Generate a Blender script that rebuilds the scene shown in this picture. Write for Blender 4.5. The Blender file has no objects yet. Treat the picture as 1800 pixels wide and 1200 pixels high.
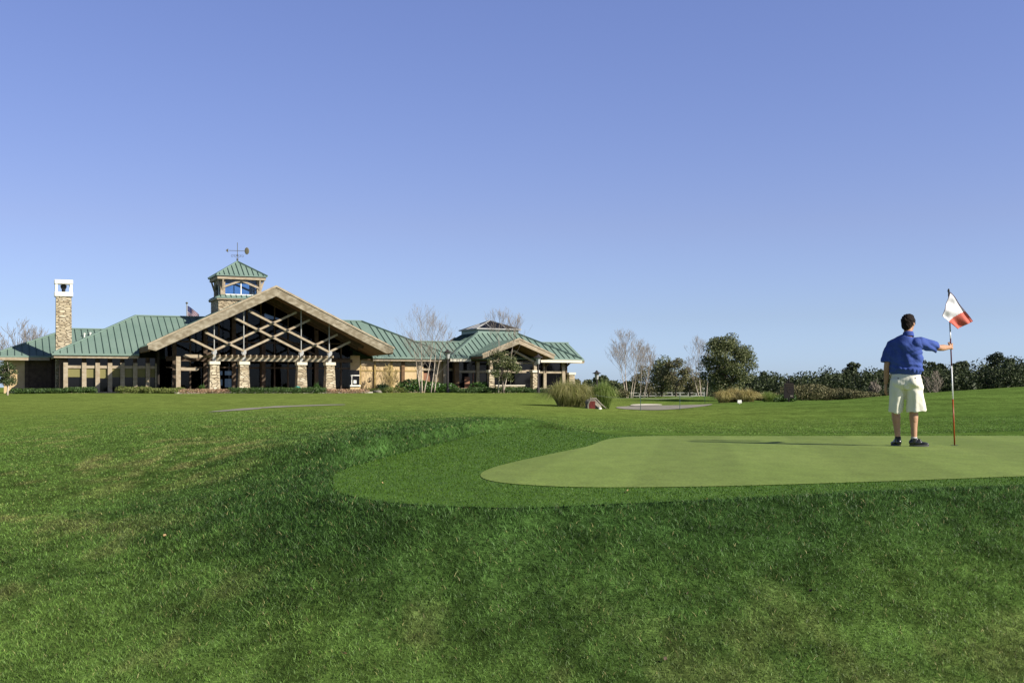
import bpy, bmesh, math, random
import numpy as np
from mathutils import Vector, Matrix
PI = math.pi
R = math.radians
rng = np.random.default_rng(7)
random.seed(7)
scn = bpy.context.scene
COL = bpy.context.collection

# ------------------------------------------------------------------ materials
def mat(name, col, rough=0.8, var=None, scale=3.0, stretch=(1, 1, 1), bump=0.0, bscale=20.0, spec=0.3, metal=0.0, island=None, trans=0.0, detail=5.0, lo=0.35, hi=0.65):
    """Principled material; var = second colour mixed in by noise; island = (colA, colB) mixed per mesh island."""
    m = bpy.data.materials.new(name); m.use_nodes = True
    nt = m.node_tree; N = nt.nodes; L = nt.links
    b = N['Principled BSDF']; out = N['Material Output']
    b.inputs['Roughness'].default_value = rough
    b.inputs['Specular IOR Level'].default_value = spec
    b.inputs['Metallic'].default_value = metal
    b.inputs['Base Color'].default_value = (*col, 1)
    tc = N.new('ShaderNodeTexCoord'); mp = N.new('ShaderNodeMapping')
    mp.inputs['Scale'].default_value = stretch
    L.new(tc.outputs['Object'], mp.inputs['Vector'])
    last = None
    if var is not None:
        n = N.new('ShaderNodeTexNoise'); n.inputs['Scale'].default_value = scale; n.inputs['Detail'].default_value = detail
        L.new(mp.outputs[0], n.inputs['Vector'])
        cr = N.new('ShaderNodeValToRGB'); cr.color_ramp.elements[0].position = lo; cr.color_ramp.elements[1].position = hi
        cr.color_ramp.elements[0].color = (*col, 1); cr.color_ramp.elements[1].color = (*var, 1)
        L.new(n.outputs['Fac'], cr.inputs[0]); last = cr.outputs[0]
    if island is not None:
        g = N.new('ShaderNodeNewGeometry'); cr = N.new('ShaderNodeValToRGB')
        cr.color_ramp.elements[0].color = (*island[0], 1); cr.color_ramp.elements[1].color = (*island[-1], 1)
        if len(island) == 3:
            e = cr.color_ramp.elements.new(0.5); e.color = (*island[1], 1)
        L.new(g.outputs['Random Per Island'], cr.inputs[0])
        if last is not None:
            mx = N.new('ShaderNodeMix'); mx.data_type = 'RGBA'; mx.inputs['Factor'].default_value = 0.5
            L.new(last, mx.inputs['A']); L.new(cr.outputs[0], mx.inputs['B']); last = mx.outputs['Result']
        else: last = cr.outputs[0]
    if last is not None: L.new(last, b.inputs['Base Color'])
    if bump:
        n2 = N.new('ShaderNodeTexNoise'); n2.inputs['Scale'].default_value = bscale; n2.inputs['Detail'].default_value = 6
        L.new(mp.outputs[0], n2.inputs['Vector'])
        bp = N.new('ShaderNodeBump'); bp.inputs['Strength'].default_value = bump; bp.inputs['Distance'].default_value = 0.02
        L.new(n2.outputs['Fac'], bp.inputs['Height']); L.new(bp.outputs[0], b.inputs['Normal'])
    if trans:
        t = N.new('ShaderNodeBsdfTranslucent'); ms = N.new('ShaderNodeMixShader'); ms.inputs[0].default_value = trans
        if last is not None: L.new(last, t.inputs['Color'])
        else: t.inputs['Color'].default_value = (*col, 1)
        L.new(b.outputs[0], ms.inputs[1]); L.new(t.outputs[0], ms.inputs[2]); L.new(ms.outputs[0], out.inputs['Surface'])
    return m

def stone_mat(name, cols, mortar, sc=(2.0, 2.0, 6.5)):
    m = mat(name, cols[0], 0.9); nt = m.node_tree; N = nt.nodes; L = nt.links; b = N['Principled BSDF']
    tc = N.new('ShaderNodeTexCoord'); mp = N.new('ShaderNodeMapping'); mp.inputs['Scale'].default_value = sc
    L.new(tc.outputs['Object'], mp.inputs['Vector'])
    v = N.new('ShaderNodeTexVoronoi'); v.inputs['Randomness'].default_value = 0.85; v.inputs['Scale'].default_value = 1.0
    v.distance = 'CHEBYCHEV'
    ve = N.new('ShaderNodeTexVoronoi'); ve.feature = 'DISTANCE_TO_EDGE'; ve.inputs['Randomness'].default_value = 0.85; ve.inputs['Scale'].default_value = 1.0
    L.new(mp.outputs[0], v.inputs['Vector']); L.new(mp.outputs[0], ve.inputs['Vector'])
    sp = N.new('ShaderNodeSeparateColor'); L.new(v.outputs['Color'], sp.inputs[0])
    cr = N.new('ShaderNodeValToRGB'); el = cr.color_ramp.elements
    el[0].color = (*cols[0], 1); el[1].color = (*cols[-1], 1)
    for i, c in enumerate(cols[1:-1]):
        e = el.new((i + 1) / (len(cols) - 1)); e.color = (*c, 1)
    L.new(sp.outputs[0], cr.inputs[0])
    r2 = N.new('ShaderNodeValToRGB'); r2.color_ramp.elements[0].position = 0.02; r2.color_ramp.elements[1].position = 0.1
    L.new(ve.outputs['Distance'], r2.inputs[0])
    mx = N.new('ShaderNodeMix'); mx.data_type = 'RGBA'
    L.new(r2.outputs[0], mx.inputs['Factor']); mx.inputs['A'].default_value = (*mortar, 1); L.new(cr.outputs[0], mx.inputs['B'])
    L.new(mx.outputs['Result'], b.inputs['Base Color'])
    bp = N.new('ShaderNodeBump'); bp.inputs['Strength'].default_value = 0.8; bp.inputs['Distance'].default_value = 0.06
    ad = N.new('ShaderNodeMath'); ad.operation = 'ADD'; L.new(r2.outputs[0], ad.inputs[0]); L.new(sp.outputs[1], ad.inputs[1])
    L.new(ad.outputs[0], bp.inputs['Height']); L.new(bp.outputs[0], b.inputs['Normal'])
    return m

def glass_mat(name, tint, ior):
    m = bpy.data.materials.new(name); m.use_nodes = True; nt = m.node_tree; N = nt.nodes; L = nt.links
    N.remove(N['Principled BSDF'])
    t = N.new('ShaderNodeBsdfTransparent'); t.inputs[0].default_value = (*tint, 1)
    g = N.new('ShaderNodeBsdfGlossy'); g.inputs['Roughness'].default_value = 0.03; g.inputs[0].default_value = (0.9, 0.95, 1, 1)
    f = N.new('ShaderNodeFresnel'); f.inputs[0].default_value = ior
    ms = N.new('ShaderNodeMixShader'); L.new(f.outputs[0], ms.inputs[0]); L.new(t.outputs[0], ms.inputs[1]); L.new(g.outputs[0], ms.inputs[2])
    L.new(ms.outputs[0], N['Material Output'].inputs['Surface'])
    return m

M = {}
M['roof'] = mat('green_metal', (0.150, 0.222, 0.180), 0.5, var=(0.178, 0.252, 0.205), scale=0.45, detail=7, spec=0.4)
M['seam'] = mat('green_seam', (0.065, 0.11, 0.09), 0.6)  # roof seams coloured darker to paint in the shade beside the ribs
M['wood'] = mat('weathered_wood', (0.30, 0.235, 0.155), 0.9, var=(0.40, 0.335, 0.24), scale=3.0, stretch=(1, 1, 2), bump=0.3)
M['rake'] = mat('lichened_wood', (0.20, 0.165, 0.11), 0.95, var=(0.37, 0.325, 0.24), scale=2.2, stretch=(1.0, 1, 1.6), bump=0.4, detail=8, lo=0.42, hi=0.7)
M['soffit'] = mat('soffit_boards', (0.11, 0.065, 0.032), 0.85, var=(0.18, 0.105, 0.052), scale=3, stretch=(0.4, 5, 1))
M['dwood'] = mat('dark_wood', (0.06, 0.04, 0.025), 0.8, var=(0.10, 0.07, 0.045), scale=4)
M['steel'] = mat('grey_steel', (0.36, 0.36, 0.34), 0.6)
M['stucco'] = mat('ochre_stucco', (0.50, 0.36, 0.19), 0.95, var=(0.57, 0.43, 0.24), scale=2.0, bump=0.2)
M['trim'] = mat('olive_trim', (0.36, 0.26, 0.10), 0.9)
M['stone'] = stone_mat('ledge_stone', [(0.34, 0.265, 0.165), (0.47, 0.39, 0.255), (0.58, 0.50, 0.345), (0.42, 0.34, 0.22), (0.64, 0.56, 0.41)], (0.22, 0.17, 0.11))
M['cap'] = mat('cast_stone', (0.66, 0.60, 0.46), 0.9, var=(0.72, 0.66, 0.52), scale=4)
M['white'] = mat('white_paint', (0.78, 0.76, 0.68), 0.7)
M['fence'] = mat('greyed_white_paint', (0.30, 0.30, 0.26), 0.8)
M['glass'] = mat('dark_glass', (0.006, 0.006, 0.007), 0.06, spec=0.2)
M['clear'] = glass_mat('tinted_glass', (0.26, 0.29, 0.32), 1.22)
M['towerglass'] = glass_mat('tower_glass', (0.66, 0.78, 0.88), 1.35)
M['blind'] = mat('olive_blind', (0.20, 0.18, 0.07), 0.9)
M['black'] = mat('black_paint', (0.014, 0.014, 0.014), 0.5)
M['bronze'] = mat('dark_bronze', (0.05, 0.042, 0.04), 0.5, metal=0.2)
M['vane'] = mat('aged_copper', (0.11, 0.10, 0.06), 0.6, metal=0.3)
M['concrete'] = mat('concrete', (0.40, 0.36, 0.30), 0.95, var=(0.46, 0.42, 0.35), scale=2, bump=0.2)
M['path'] = mat('path_concrete', (0.22, 0.20, 0.155), 0.95, var=(0.28, 0.255, 0.20), scale=1.2, bump=0.2)
M['sand'] = mat('bunker_sand', (0.72, 0.66, 0.52), 1.0, bump=0.3)
M['door'] = mat('reddish_door', (0.22, 0.10, 0.055), 0.6, var=(0.27, 0.125, 0.07), scale=3)
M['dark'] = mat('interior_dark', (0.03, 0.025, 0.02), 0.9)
M['bark'] = mat('bark', (0.10, 0.08, 0.06), 0.95, var=(0.17, 0.14, 0.11), scale=6, bump=0.5)
M['birch'] = mat('birch_bark', (0.50, 0.42, 0.33), 0.9, var=(0.27, 0.19, 0.14), scale=2.5, stretch=(1, 1, 1), lo=0.5, hi=0.75)
M['twig'] = mat('twigs', (0.15, 0.125, 0.10), 0.9, var=(0.23, 0.195, 0.16), scale=2)
M['yshrub'] = mat('ochre_twigs', (0.34, 0.26, 0.11), 0.9)
M['oak'] = mat('oak_leaves', (0.06, 0.09, 0.025), 0.55, island=((0.04, 0.055, 0.018), (0.10, 0.12, 0.04), (0.20, 0.21, 0.085)), trans=0.2, spec=0.4)
M['pine'] = mat('pine_foliage', (0.03, 0.06, 0.02), 0.6, island=((0.016, 0.026, 0.010), (0.036, 0.052, 0.018), (0.075, 0.095, 0.035)), trans=0.15)
M['scrub'] = mat('scrub_foliage', (0.08, 0.09, 0.03), 0.7, island=((0.05, 0.055, 0.022), (0.12, 0.12, 0.05), (0.21, 0.18, 0.09)), trans=0.15)
M['juniper'] = mat('juniper_leaves', (0.03, 0.06, 0.02), 0.6, island=((0.02, 0.035, 0.012), (0.05, 0.075, 0.022), (0.09, 0.12, 0.035)), trans=0.1)
M['hedge'] = mat('hedge_leaves', (0.04, 0.08, 0.02), 0.5, island=((0.022, 0.05, 0.012), (0.06, 0.11, 0.028), (0.10, 0.16, 0.04)), trans=0.15)
M['lime'] = mat('lime_leaves', (0.12, 0.16, 0.03), 0.6, island=((0.10, 0.13, 0.03), (0.17, 0.20, 0.05), (0.22, 0.24, 0.07)), trans=0.2)
M['magnolia'] = mat('glossy_leaves', (0.03, 0.08, 0.015), 0.35, island=((0.018, 0.05, 0.01), (0.05, 0.11, 0.02), (0.10, 0.19, 0.04)), trans=0.1, spec=0.5)
M['salmon'] = mat('bed_flowers', (0.36, 0.2, 0.12), 0.8, island=((0.30, 0.16, 0.09), (0.45, 0.28, 0.19), (0.16, 0.17, 0.06)))
M['pampas'] = mat('cordgrass', (0.2, 0.22, 0.07), 0.6, island=((0.15, 0.17, 0.04), (0.36, 0.36, 0.13), (0.58, 0.52, 0.26)), trans=0.5)
M['pampasg'] = mat('green_cordgrass', (0.2, 0.24, 0.07), 0.6, island=((0.10, 0.16, 0.03), (0.24, 0.33, 0.08), (0.38, 0.43, 0.15)), trans=0.45)
M['gold'] = mat('gold_grass', (0.4, 0.34, 0.12), 0.7, island=((0.24, 0.22, 0.07), (0.42, 0.36, 0.14), (0.55, 0.45, 0.2)), trans=0.3)
M['agave'] = mat('cycad', (0.03, 0.06, 0.025), 0.4, island=((0.015, 0.03, 0.015), (0.05, 0.08, 0.03)))
M['rock'] = mat('grey_rock', (0.13, 0.115, 0.09), 0.95, var=(0.24, 0.215, 0.17), scale=5, bump=0.6)
M['plaque'] = mat('red_plaque', (0.17, 0.03, 0.02), 0.6, var=(0.10, 0.02, 0.015), scale=12)
M['signb'] = mat('sign_brown', (0.008, 0.005, 0.004), 0.7)
M['signd'] = mat('sign_mark', (0.035, 0.024, 0.014), 0.6)
M['teal'] = mat('teal_cover', (0.02, 0.20, 0.17), 0.7)
M['skin'] = mat('skin', (0.46, 0.26, 0.155), 0.55, var=(0.40, 0.215, 0.125), scale=14, bump=0.05, spec=0.35)
M['hair'] = mat('dark_hair', (0.010, 0.007, 0.006), 0.7, var=(0.02, 0.013, 0.009), scale=30, stretch=(3, 3, 0.6), bump=0.6, bscale=60, spec=0.15)
M['shirt'] = mat('blue_shirt', (0.046, 0.078, 0.27), 0.85, var=(0.058, 0.098, 0.32), scale=10, bump=0.25, bscale=9, spec=0.15)
M['collar'] = mat('blue_collar', (0.035, 0.065, 0.27), 0.85)
M['shorts'] = mat('khaki_cotton', (0.72, 0.69, 0.56), 0.9, var=(0.77, 0.74, 0.62), scale=7, bump=0.2, bscale=12, spec=0.1)
M['button'] = mat('button', (0.05, 0.04, 0.03), 0.5)
M['shoe'] = mat('black_leather', (0.016, 0.016, 0.017), 0.25, spec=0.6, bump=0.1, bscale=25)
M['sole'] = mat('grey_sole', (0.08, 0.08, 0.08), 0.6)
M['sock'] = mat('ankle_sock', (0.5, 0.48, 0.45), 0.9)
M['polered'] = mat('stick_dark_red', (0.10, 0.012, 0.02), 0.35)
M['polebrown'] = mat('stick_rust_red', (0.30, 0.055, 0.012), 0.35)
M['polewhite'] = mat('stick_white', (0.80, 0.80, 0.80), 0.35)
M['polegrey'] = mat('stick_grey', (0.09, 0.10, 0.13), 0.4)
M['flagw'] = mat('flag_white', (0.82, 0.80, 0.82), 0.7, trans=0.25)
M['flagr'] = mat('flag_red', (0.66, 0.16, 0.12), 0.7, trans=0.25)
M['usr'] = mat('stripe_red', (0.16, 0.03, 0.045), 0.8); M['usw'] = mat('stripe_white', (0.42, 0.40, 0.43), 0.8); M['usb'] = mat('canton_blue', (0.02, 0.03, 0.12), 0.8)
M['leaf'] = mat('dry_leaf', (0.44, 0.31, 0.16), 0.8, var=(0.42, 0.22, 0.09), scale=20)

# ------------------------------------------------------------------ object helpers
def tag(o, label=None, cat=None, group=None, kind=None):
    if label: o['label'] = label
    if cat: o['category'] = cat
    if group: o['group'] = group
    if kind: o['kind'] = kind
    return o
def empty(name, loc, rz=0, **k):
    o = bpy.data.objects.new(name, None); COL.objects.link(o); o.location = loc; o.rotation_euler = (0, 0, rz)
    o.empty_display_size = 0.2
    return tag(o, **k)
def link(name, me, mats, parent=None, smooth=False):
    if not isinstance(mats, (list, tuple)): mats = [mats]
    for m in mats: me.materials.append(m)
    if smooth: me.polygons.foreach_set('use_smooth', [True] * len(me.polygons))
    o = bpy.data.objects.new(name, me); COL.objects.link(o)
    if parent: o.parent = parent
    return o
class MB:
    def __init__(s): s.v = []; s.f = []; s.m = []; s.cm = 0
    def add(s, vs, fs):
        b = len(s.v); s.v += [tuple(p) for p in vs]
        for f in fs: s.f.append([b + i for i in f]); s.m.append(s.cm)
        return s
    def box(s, x0, x1, y0, y1, z0, z1, tx=0, ty=0):
        # tx, ty: taper of the top
        s.add([(x0, y0, z0), (x1, y0, z0), (x1, y1, z0), (x0, y1, z0), (x0 + tx, y0 + ty, z1), (x1 - tx, y0 + ty, z1), (x1 - tx, y1 - ty, z1), (x0 + tx, y1 - ty, z1)],
              [(3, 2, 1, 0), (4, 5, 6, 7), (0, 1, 5, 4), (1, 2, 6, 5), (2, 3, 7, 6), (3, 0, 4, 7)]); return s
    def bar(s, a, b, w, h, up=(0, 0, 1)):
        a = Vector(a); b = Vector(b); d = (b - a).normalized(); up = Vector(up)
        sd = d.cross(up)
        if sd.length < 1e-4: sd = d.cross(Vector((0, 1, 0)))
        sd.normalize(); u = sd.cross(d).normalized()
        vs = []
        for p in (a, b):
            for i, j in ((-1, -1), (1, -1), (1, 1), (-1, 1)): vs.append(p + sd * (i * w / 2) + u * (j * h / 2))
        s.add(vs, [(0, 1, 2, 3), (7, 6, 5, 4), (0, 4, 5, 1), (1, 5, 6, 2), (2, 6, 7, 3), (3, 7, 4, 0)]); return s
    def prism(s, pts, d):
        # polygon pts (3D) extruded by vector d
        n = len(pts); q = [Vector(p) + Vector(d) for p in pts]
        s.add(list(pts) + q, [list(range(n)), [n + i for i in range(n)][::-1]] + [(i, n + i, n + (i + 1) % n, (i + 1) % n) for i in range(n)]); return s
    def tube(s, pts, rad, n=6, cap=True):
        pts = [Vector(p) for p in pts]; vs = []; k = len(pts)
        if not hasattr(rad, '__len__'): rad = [rad] * k
        ref = None
        for i, p in enumerate(pts):
            d = (pts[min(i + 1, k - 1)] - pts[max(i - 1, 0)]).normalized()
            if ref is None: ref = Vector((1, 0, 0)) if abs(d.x) < 0.8 else Vector((0, 1, 0))
            a = (ref - d * ref.dot(d)).normalized(); ref = a; b = d.cross(a)
            r = rad[i]; rx, ry = (r if hasattr(r, '__len__') else (r, r))
            for j in range(n):
                t = 2 * PI * j / n; vs.append(p + a * (math.cos(t) * rx) + b * (math.sin(t) * ry))
        fs = [(i * n + j, i * n + (j + 1) % n, (i + 1) * n + (j + 1) % n, (i + 1) * n + j) for i in range(k - 1) for j in range(n)]
        if cap: fs += [list(range(n))[::-1], [(k - 1) * n + j for j in range(n)]]
        s.add(vs, fs); return s
    def lathe(s, c, prof, n=16):
        vs = []; k = len(prof)
        for r, z in prof:
            for j in range(n): t = 2 * PI * j / n; vs.append((c[0] + r * math.cos(t), c[1] + r * math.sin(t), c[2] + z))
        s.add(vs, [(i * n + j, i * n + (j + 1) % n, (i + 1) * n + (j + 1) % n, (i + 1) * n + j) for i in range(k - 1) for j in range(n)] + [list(range(n))[::-1], [(k - 1) * n + j for j in range(n)]]); return s
    def ell(s, c, r, nu=14, nv=10, rot=None):
        vs = []
        for i in range(nv + 1):
            ph = PI * i / nv
            for j in range(nu):
                t = 2 * PI * j / nu; p = Vector((r[0] * math.sin(ph) * math.cos(t), r[1] * math.sin(ph) * math.sin(t), r[2] * math.cos(ph)))
                if rot: p = rot @ p
                vs.append(p + Vector(c))
        s.add(vs, [(i * nu + j, (i + 1) * nu + j, (i + 1) * nu + (j + 1) % nu, i * nu + (j + 1) % nu) for i in range(nv) for j in range(nu)]); return s
    def each(s, name, mats, parent=None):
        # one object per closed piece
        n = len(s.v); par = list(range(n))
        def find(i):
            while par[i] != i: par[i] = par[par[i]]; i = par[i]
            return i
        for f in s.f:
            for i in f[1:]: par[find(i)] = find(f[0])
        grp = {}
        for k, f in enumerate(s.f): grp.setdefault(find(f[0]), []).append(k)
        for ks in grp.values():
            m = MB(); ids = sorted({i for k in ks for i in s.f[k]}); mp = {i: j for j, i in enumerate(ids)}; m.v = [s.v[i] for i in ids]
            m.f = [[mp[i] for i in s.f[k]] for k in ks]; m.m = [s.m[k] for k in ks]; m.build(name, mats, parent)
    def mesh(s, name, loc=None):
        me = bpy.data.meshes.new(name)
        vs = s.v if loc is None else [(p[0] - loc[0], p[1] - loc[1], p[2] - loc[2]) for p in s.v]
        me.from_pydata(vs, [], s.f); me.polygons.foreach_set('material_index', s.m)
        bm = bmesh.new(); bm.from_mesh(me); bmesh.ops.recalc_face_normals(bm, faces=bm.faces); bm.to_mesh(me); bm.free()
        return me
    def build(s, name, mats, parent=None, smooth=False, loc=None):
        me = s.mesh(name, loc); o = link(name, me, mats, parent, smooth)
        if loc is not None: o.location = loc
        return o

def np_mesh(name, V, F, nv):
    """V (n,3) array, F (m,nv) array"""
    me = bpy.data.meshes.new(name); me.vertices.add(len(V)); me.vertices.foreach_set('co', np.asarray(V, np.float32).ravel())
    F = np.asarray(F, np.int32); me.loops.add(F.size); me.loops.foreach_set('vertex_index', F.ravel())
    me.polygons.add(len(F)); me.polygons.foreach_set('loop_start', np.arange(len(F), dtype=np.int32) * nv)
    me.update(calc_edges=True); return me

# ------------------------------------------------------------------ noise (numpy)
_tab = np.random.default_rng(3).random((256, 256))
def vnoise(x, y):
    xi = np.floor(x).astype(int); yi = np.floor(y).astype(int); fx = x - xi; fy = y - yi
    fx = fx * fx * (3 - 2 * fx); fy = fy * fy * (3 - 2 * fy)
    a = _tab[xi % 256, yi % 256]; b = _tab[(xi + 1) % 256, yi % 256]; c = _tab[xi % 256, (yi + 1) % 256]; d = _tab[(xi + 1) % 256, (yi + 1) % 256]
    return (a * (1 - fx) + b * fx) * (1 - fy) + (c * (1 - fx) + d * fx) * fy
def fbm(x, y, o=4):
    s = 0; a = 0.5; t = 0
    for i in range(o): s = s + a * vnoise(x * 2 ** i + 17 * i, y * 2 ** i + 31 * i); t += a; a *= 0.55
    return s / t
def sstep(a, b, x):
    t = np.clip((x - a) / (b - a), 0, 1); return t * t * (3 - 2 * t)

# ------------------------------------------------------------------ terrain
EZ = 0.81; HZ = 680.0; FP = 2000.0          # eye height above the green, horizon row and focal length (pixels of the 1800 px photograph)
def wp(px, py, Y): return ((px - 900) / FP * Y, Y, EZ - (py - HZ) / FP * Y)
ctrl = [wp(*p) for p in [
    (-200, 1200, 5.4), (0, 1200, 5.4), (450, 1200, 5.4), (900, 1200, 5.4), (1350, 1200, 5.4), (1800, 1200, 5.4), (2000, 1200, 5.4),
    (0, 1000, 7.6), (450, 1000, 7.2), (900, 1000, 6.8), (1350, 1000, 6.8), (1800, 1000, 6.9), (2000, 1000, 7),
    (0, 850, 13), (300, 850, 12), (450, 870, 9.8), (560, 870, 9.0), (0, 760, 24), (300, 740, 25), (0, 715, 45), (0, 695, 80), (250, 720, 37), (300, 697, 70),
    (480, 716, 40), (600, 710, 44), (600, 698, 70), (460, 780, 15), (520, 800, 13), (560, 780, 15), (700, 772, 16.5), (840, 752, 21), (900, 741, 25), (500, 735, 22), (760, 725, 32), (760, 705, 58), (900, 703, 65),
    (900, 895, 7.6), (1350, 877, 8.1), (1800, 856, 9.2), (700, 893, 7.7),
    (1000, 735, 33), (1100, 745, 30), (1100, 726, 44), (1165, 723, 49), (1100, 716, 57), (1165, 712, 60), (1240, 711, 60), (1170, 707.5, 69), (1170, 701.0, 77), (1170, 697, 84), (1250, 707.5, 68.5), (1250, 700.8, 77), (1250, 697, 84), (1120, 706, 70), (1120, 702.0, 78), (1080, 703, 78), (1100, 699.5, 86), (1310, 706, 66), (1310, 701.5, 76), (1100, 699.5, 97), (1170, 698.5, 98), (1160, 701, 112), (1250, 699, 100), (1000, 712, 56), (1000, 698, 80),
    (1400, 765.5, 20.6), (1800, 765, 20.6), (1200, 763, 22), (1400, 742, 31), (1400, 722, 43), (1400, 706.5, 58), (1400, 709, 75),
    (1600, 760, 24), (1600, 725, 38), (1600, 692, 60), (1600, 697, 78),
    (1800, 760, 22), (1800, 722, 37), (1800, 697, 50), (1800, 680, 63), (1800, 684, 80), (2000, 672, 63), (1900, 700, 48), (2100, 760, 22)]]
ctrl += [(0, 0, -0.62), (-8, 0, -0.7), (8, 0, -0.5), (0, -12, -0.7), (-20, 5, -0.6), (20, 6, -0.2), (-40, 30, 0), (40, 25, 0.3), (60, 60, 0.9)]
for u in (-25, -18, -9, 0, 9, 18, 26):
    for v in (-3, 14, 30):
        a = R(24); ctrl.append((-19.09 + u * math.cos(a) - v * math.sin(a), 92 + u * math.sin(a) + v * math.cos(a), 0.30 if u < 24 else 0.24))
ctrl = np.array(ctrl)
collar_c = [(-1.54, 9.8), (-1.3, 8.7), (-.79, 7.95), (0, 7.65), (.79, 7.93), (1.65, 8.27), (2.6, 8.7), (4.2, 9.4), (8, 10.9), (14, 12.2), (18, 15), (16, 18.6), (9, 19.0), (4, 18.95), (1.95, 19.0), (1.1, 21.0), (.42, 22.7), (.2, 22.4), (-.85, 17.3), (-1.5, 12.5), (-1.66, 10.8)]
green_c = [(-.29, 10.45), (-.19, 11.4), (.40, 13.5), (1.0, 15.4), (1.78, 18.3), (2.2, 18.72), (4, 18.78), (9, 18.8), (14, 18.2), (16.4, 15.2), (13, 13.0), (7.8, 11.5), (4.65, 10.3), (2.9, 9.64), (1.38, 9.2), (.46, 9.2), (0, 9.5), (-.2, 9.85)]
def spline(P, n=8):
    P = np.array(P, float); N_ = len(P); out = []
    for i in range(N_):
        p0, p1, p2, p3 = P[i - 1], P[i], P[(i + 1) % N_], P[(i + 2) % N_]
        d1 = np.linalg.norm(p2 - p1) + 1e-9; d0 = np.linalg.norm(p1 - p0) + 1e-9; d2 = np.linalg.norm(p3 - p2) + 1e-9
        m1 = ((p1 - p0) / d0 + (p2 - p1) / d1) / 2 * d1; m2 = ((p2 - p1) / d1 + (p3 - p2) / d2) / 2 * d1
        for k in range(n):
            t = k / n; out.append((2 * t ** 3 - 3 * t * t + 1) * p1 + (t ** 3 - 2 * t * t + t) * m1 + (-2 * t ** 3 + 3 * t * t) * p2 + (t ** 3 - t * t) * m2)
    return np.array(out)
collar_p = spline(collar_c); green_p = spline(green_c)
def sdist(x, y, poly):
    """signed distance, negative inside"""
    x = np.asarray(x, float); y = np.asarray(y, float); best = np.full(x.shape, 1e9); ins = np.zeros(x.shape, bool); n = len(poly)
    for i in range(n):
        ax, ay = poly[i]; bx, by = poly[(i + 1) % n]; dx, dy = bx - ax, by - ay
        t = np.clip(((x - ax) * dx + (y - ay) * dy) / (dx * dx + dy * dy), 0, 1)
        best = np.minimum(best, (x - ax - t * dx) ** 2 + (y - ay - t * dy) ** 2)
        c = ((ay > y) != (by > y)); xx = ax + (y - ay) * dx / (dy if dy else 1e-9); ins ^= c & (x < xx)
    d = np.sqrt(best); return np.where(ins, -d, d)
def tps(r2): return 0.5 * r2 * np.log(r2 + 1e-9)
def warp(x, y):   # compress distance so that near and far control points weigh alike
    r = np.sqrt(x * x + y * y) + 1e-6; s = np.log1p(r / 6) / r; return x * s, y * s
cx, cy = warp(ctrl[:, 0], ctrl[:, 1]); n_ = len(ctrl)
A = np.zeros((n_ + 3, n_ + 3)); A[:n_, :n_] = tps((cx[:, None] - cx) ** 2 + (cy[:, None] - cy) ** 2) + np.eye(n_) * 2e-4
A[:n_, n_] = 1; A[:n_, n_ + 1] = cx; A[:n_, n_ + 2] = cy; A[n_:, :n_] = A[:n_, n_:].T
W = np.linalg.solve(A, np.concatenate([ctrl[:, 2], [0, 0, 0]]))
def terrain(x, y, flat=True):
    x = np.atleast_1d(np.asarray(x, float)); y = np.atleast_1d(np.asarray(y, float))
    wx, wy = warp(x, y); z = W[n_] + W[n_ + 1] * wx + W[n_ + 2] * wy
    for i in range(n_): z += W[i] * tps((wx - cx[i]) ** 2 + (wy - cy[i]) ** 2)
    r = np.hypot(x, y); t = sstep(85, 150, np.where(x > -5, np.hypot(x, y * 0.9), 0.75 * r)); z = np.clip(z, -1.6, 2.0) * (1 - t) - 1.4 * t
    z += (fbm(x * 0.35, y * 0.35, 3) - .5) * 0.05 * sstep(3, 12, r)
    if flat:
        near = (x > -6) & (x < 24) & (y > 3) & (y < 28)
        d = np.full(x.shape, 9.0); d[near] = sdist(x[near], y[near], collar_p)
        w = 1 - sstep(0.02, 0.30, d); z = z * (1 - w) - 0.012 * w
        z = z + 0.13 * sstep(0.03, .30, d) * (1 - sstep(.7, 2.6, d)) * sstep(10.6, 13.0, y) * (1 - sstep(.2, 1.6, x)) * near
    return z
def tz(x, y): return float(terrain(x, y)[0])
def at(px, Y):    # the ground point Y metres ahead, straight below column px of the photograph
    x = (px - 900) / FP * Y; return (x, Y, tz(x, Y))
def hit(px, py):  # where the ground is seen at that pixel
    Ys = np.exp(np.linspace(math.log(4), math.log(140), 900)); x = (px - 900) / FP * Ys
    g = terrain(x, Ys) - (EZ - (py - HZ) / FP * Ys); k = np.argmax(g > 0)
    return (float(x[k]), float(Ys[k]), float(terrain(x[k], Ys[k])[0]))

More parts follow.
